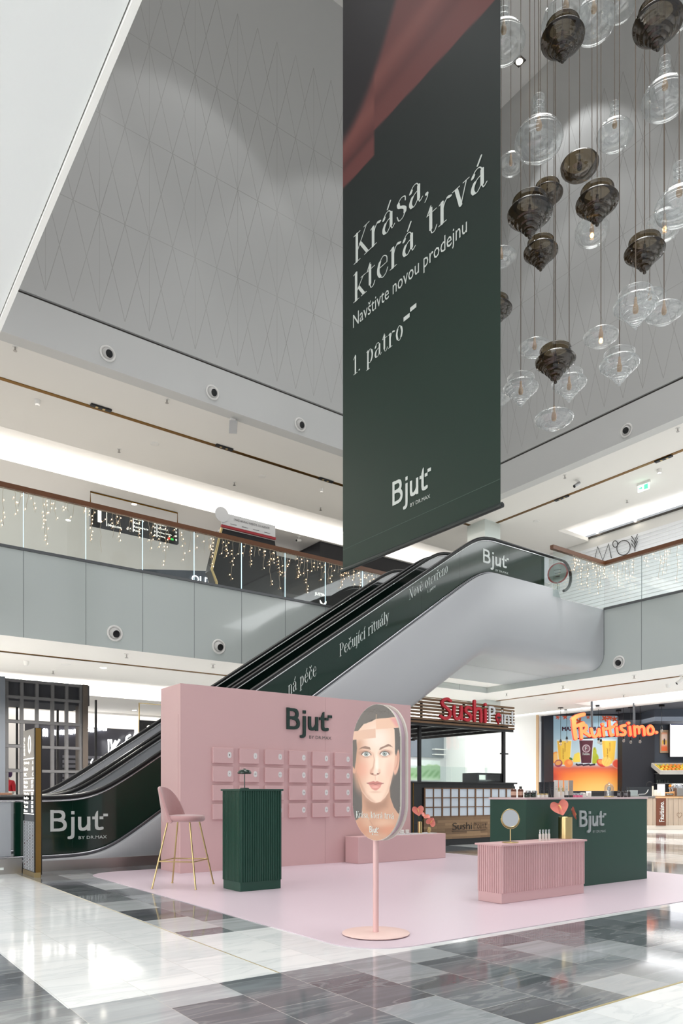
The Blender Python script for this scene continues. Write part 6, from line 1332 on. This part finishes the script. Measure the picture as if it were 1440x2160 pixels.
# framed small poster, screen
t = thing('framed_poster', 'small wood framed juice poster on the slate wall', 'poster', pd(1401.5, 1588, D0-.3))
g = MB(); sbox(g, 1392, 1410, 1540, 1588, D0-.31, D0-.25); g.build('frame', mat('pale_wood', (206, 178, 146), .5), t)
a2 = pd(1394.5, 1545, D0-.32)
def paint_small(s, q): p = Paint(s*100, q*260, (236, 206, 190)); p.mix(ss(150, 220, p.Y), (236, 110, 60)); p.e(50,130,16,44,(60,40,50)).e(22,140,14,36,(240,190,80)).e(78,140,14,36,(240,190,80)); p.mix(ss(40, 0, p.Y)*.7, (220,120,70)); return p.C
sheet('print', paint_small, a2, RX, UP, 12.5/FPX*(D0-.32), 39/FPX*(D0-.32), 20, 50, paintmat('small_print', .5, 0, .2), t)
t = thing('menu_screen', 'bright white menu screen high on the slate wall at the right edge', 'screen', pd(1430, 1597, D0-.5))
g = MB(); sbox(g, 1412, 1475, 1519, 1597, D0-.5, D0-.4); g.build('panel', M_BLACK, t); g = MB(); sbox(g, 1413, 1474, 1520.5, 1596, D0-.51, D0-.505); g.build('display', mat('screen_white', (250, 250, 255), .4, emit=(246, 248, 255), estr=1.3), t)
g = MB(); sbox(g, 1413, 1474, 1520.5, 1523, D0-.52, D0-.512); g.build('orange_bar', mat('bar_orange', (240, 170, 90), .4, emit=(240, 170, 90), estr=.6), t); g = MB(); sbox(g, 1414, 1448, 1525, 1529, D0-.52, D0-.512); text(g, 'FRUITISIMO', pd(1416, 1528.6, D0-.53), RX, UP, .3, .045); g.build('title_bar', mat('bar_navy', (60, 70, 120), .4), t)
# black equipment zone and shelves
g = MB(); sbox(g, 1382, 1700, 1617, 1740, D0-.6, D0-.26); t = thing('back_bar', 'black back bar with steel shelf below the menu screen', 'shelf unit', pd(1430, 1700, D0-.6)); g.build('cabinet', mat('bar_black', (26, 28, 32), .4), t)
for y in (1631, 1652): g = MB(); sbox(g, 1384, 1600, y, y+1.2, D0-.9, D0-.6); g.build('shelf', M_STEEL, t)
for i, px in enumerate((1386, 1391, 1396, 1402, 1408)):
    q = pd(px, 1651.8, D0-.75); o = MB().lathe(q, [(.03, 0), (.035, .12), (.034, .12), (.028, .01)], 12, cap=False).build('drinking_glass', M_GLASS); tag(o, ('first', 'second', 'third', 'fourth', 'fifth')[i]+' clear glass from the left on the back bar shelf', 'glass', 'glasses on the back bar')
# fruit tray
tr = thing('fruit_tray', 'tilted white crate full of oranges and yellow fruit above the back bar', 'tray', pd(1420, 1630, D0-1.1))
O_ = pd(1392, 1632, D0-1.2); AX, AY = RX, (FW*.8+UP*.32).normalized(); AZ = AX.cross(AY).normalized()
def lb(g, x0, x1, y0, y1, z0, z1): c = O_ + AX*((x0+x1)/2) + AY*((y0+y1)/2) + AZ*((z0+z1)/2); return g.obox(c, AX, AY, AZ, (x1-x0)/2, (y1-y0)/2, (z1-z0)/2)
g = MB(); lb(g, 0, 1.7, 0, .75, -.02, 0); lb(g, 0, 1.7, -.02, 0, -.02, .13); lb(g, 0, 1.7, .75, .77, -.02, .13); lb(g, -.02, 0, -.02, .77, -.02, .13); lb(g, 1.7, 1.72, -.02, .77, -.02, .13); g.build('crate', mat('crate_white', (226, 222, 214), .5), tr)
MO, MY, MGn = mat('orange_peel', (240, 146, 40), .45), mat('lemon_peel', (240, 208, 70), .45), mat('apple_green', (164, 190, 70), .4)
ROWN = ('front', 'second', 'middle', 'fourth', 'hindmost'); COLN = ('first', 'second', 'third', 'fourth', 'fifth', 'sixth', 'seventh', 'eighth', 'ninth', 'tenth', 'eleventh', 'twelfth')
for jx in range(12):
    for jy in range(5):
        m = random.choice((MO, MO, MY, MGn) if jx % 3 else (MY, MO)); r = .062 if m is MO else .055; c = O_ + AX*(.09+jx*.138+(jy % 2)*.03) + AY*(.09+jy*.14) + AZ*(.065)
        nm = {'orange_peel': 'orange', 'lemon_peel': 'lemon', 'apple_green': 'apple'}[m.name]
        o = MB().lathe((0, 0, 0), [(0, -r), (r*.6, -r*.82), (r*.95, -r*.35), (r, 0), (r*.9, r*.45), (r*.5, r*.85), (0, r*(1.15 if nm == 'lemon' else .92))], 14, cap=False).build(nm, m); o.location = c; tag(o, {'orange': 'orange', 'lemon': 'lemon', 'apple': 'green apple'}[nm]+f' in the {ROWN[jy]} row of the tilted fruit crate, {COLN[jx]} from the left', 'fruit', nm+' fruit in the crate')
# counter
Dc = 21.5; t = thing('juice_counter', 'plank fronted juice bar counter with a brown vertical name panel', 'counter', pd(1340, 1750, Dc))
M_PLK = mat('pale_planks', (178, 160, 142), .6, noise=(2.5, .18, (6, 6, .6)))
x = 1225.0; g = MB()
while x < 1470: g = MB(); sbox(g, x+.35, min(x+10.6, 1470), 1683, 1741, Dc, Dc+.03); g.build('plank', M_PLK, t); x += 10.8
g = MB(); sbox(g, 1225, 1470, 1682.5, 1742, Dc+.03, Dc+.9); g.build('body', mat('plank_gap', (110, 90, 74), .7), t); g = MB(); sbox(g, 1222, 1382, 1679.5, 1682.5, Dc-.03, Dc+.95); g.build('steel_top', M_STEEL, t); g = MB(); sbox(g, 1382, 1473, 1680, 1683.5, Dc-.03, Dc+.95); g.build('wood_top', mat('top_wood', (206, 166, 124), .5), t)
g = MB(); sbox(g, 1225, 1470, 1741, 1749.8, Dc+.0, Dc+.8); g.build('stone_base', mat('stone_base', (206, 196, 184), .4), t)
g = MB(); sbox(g, 1384, 1404, 1683.5, 1741.5, Dc-.03, Dc); g.build('brown_panel', mat('panel_brown', (104, 56, 36), .5), t)
g = MB(); p0 = pd(1399.6, 1734, Dc-.034); fit(g, 'FRuitisimo.', MONO, nib(.10, .10), nib(.1, .1), p0, UP, -RX, 44/FPX*Dc, 8.5/FPX*Dc, .003); g.build('lettering', M_LETTER, t)
g = MB(); hc = [(0, -.09), (.07, -.01), (.065, .05), (.03, .065), (0, .035), (-.03, .065), (-.065, .05), (-.07, -.01), (0, -.09)]; p0 = pd(1432.5, 1719, Dc-.004); g.tube([p0+RX*x_+UP*z_ for x_, z_ in hc], .006, 4); g.build('burnt_heart', mat('burnt', (120, 92, 70), .7), t)
CZ = 1679.3
def on_counter(name, x0, x1, y0, m, label, cat, dd=.3, y1=CZ, grp=None):
    g = MB(); sbox(g, x0, x1, y0, y1, Dc+dd, Dc+dd+.25); o = g.build(name, m); bevel(o, .008, 1); tag(o, label, cat, grp); return o
t = thing('glass_guard', 'low clear glass guard on the juice bar counter', 'glass guard', pd(1330, 1679, Dc+.15)); 
for x0_, x1_ in ((1322, 1345), (1346, 1377)): g = MB(); sbox(g, x0_, x1_, 1660, CZ, Dc+.1, Dc+.115); g.build('pane', M_GLASS, t)
g = MB(); sbox(g, 1376, 1378, 1658, CZ, Dc+.08, Dc+.13); g.build('post', mat('pale_post', (232, 218, 200), .4), t)
on_counter('steel_container', 1329, 1345, 1667, mat('box_grey', (188, 190, 192), .3, .5), 'grey steel container behind the glass guard', 'container')
for x0_, x1_, y_, d in ((1228, 1234, 1672, 'small white tub left on the juice counter'), (1241, 1247, 1669, 'narrow white tub on the juice counter')): on_counter('tub', x0_, x1_, y_, M_CREAM, d, 'tub')
on_counter('dark_appliance', 1230, 1284, 1671, M_BLACK, 'flat black appliance under the juice poster', 'appliance', .6)
q = pd(1360, CZ, Dc+.5); t = thing('faucet', 'chrome swan neck faucet on the juice counter', 'faucet', q); MB().tube([q+RX*x_+UP*z_ for x_, z_ in ((-.2, .0), (-.2, .05), (0, .06), (.06, .12), (.1, .2))], .015, 8).build('spout', M_CHROME, t)
q = pd(1370, CZ, Dc+.6); t = thing('faucet', 'black arched faucet right of the chrome one', 'faucet', q); MB().tube(catmull([tuple(q+RX*x_+UP*z_) for x_, z_ in ((.1, 0), (.1, .3), (.05, .42), (-.06, .42), (-.1, .32))]), .011, 8).build('spout', M_BLACK, t)
on_counter('juicer', 1393, 1402.5, 1654, mat('box_white', (226, 228, 232), .4), 'white upright juicer box on the right counter', 'juicer')
on_counter('napkin_holder', 1386, 1392, 1666, M_CREAM, 'small white napkin box left of the juicer', 'napkin box'); on_counter('paper_stack', 1394, 1402.5, 1671, M_CREAM, 'white paper stack before the juicer', 'paper stack', .02)
o = on_counter('sign_block', 1403, 1421, 1671, mat('block_wood', (204, 150, 96), .5), 'wooden block with a black text plate on the counter', 'sign', .08)
g = MB(); sbox(g, 1404, 1420, 1673.5, 1677.5, Dc+.06, Dc+.078); b2 = g.build('text_plate', M_BLACK, o)
g = MB(); text(g, 'FRUITISIMO', pd(1405.5, 1676.6, Dc+.055), RX, UP, .18, .03); g.build('lettering', M_LETTER, b2)
on_counter('wooden_box', 1421.5, 1426.5, 1669, mat('block_wood', (204, 150, 96)), 'small light wooden box beside the steel toaster', 'box'); on_counter('toaster', 1427, 1452, 1662, M_STEEL, 'brushed steel box at the right edge of the counter', 'toaster', .15)
q = pd(1413, 1655, Dc+.7); t = thing('orange_press', 'chrome press with an orange on top behind the counter', 'press', pd(1413, CZ, Dc+.7)); b_ = pd(1413, CZ, Dc+.7)
MB().lathe(b_, [(.06, 0), (.06, .02), (.025, .04), (.025, .2), (.05, .24), (.05, .27)], 16).build('stand', M_CHROME, t); MB().lathe(b_+UP*.27, [(0, 0), (.04, .02), (.045, .05), (.03, .08), (0, .09)], 14, cap=False).build('orange_half', MO, t)
for i, (px, yy) in enumerate(((1431, 1640), (1434, 1650), (1422, 1640))):
    b_ = pd(px, CZ, Dc+.8); o = MB().lathe(b_, [(.07, 0), (.08, .12), (.1, .3), (.1, .36), (.06, .38)], 16).build('blender_jug', M_CHROME if i else mat('jug_grey', (200, 206, 212), .2, .4)); tag(o, ('tall grey blender jug behind the steel box', 'round chrome blender jug behind the steel box', 'chrome blender jug nearest the orange press')[i], 'blender')
# lift everything that stands on the stand's mat onto its surface
for o in list(bpy.data.objects):
    if o.parent is None and o.type in ('EMPTY', 'MESH') and o.get('label') and o.name.split('.')[0] not in ('stand_carpet', 'hanging_banner', 'pendant_lamp'):
        c = o.location if o.type == 'EMPTY' else sum((Vector(b) for b in o.bound_box), Vector())/8
        if 3.0 < c.x < 9.1 and 3.8 < c.y < 9.65 and c.z < 1.6: o.location.z += .0064
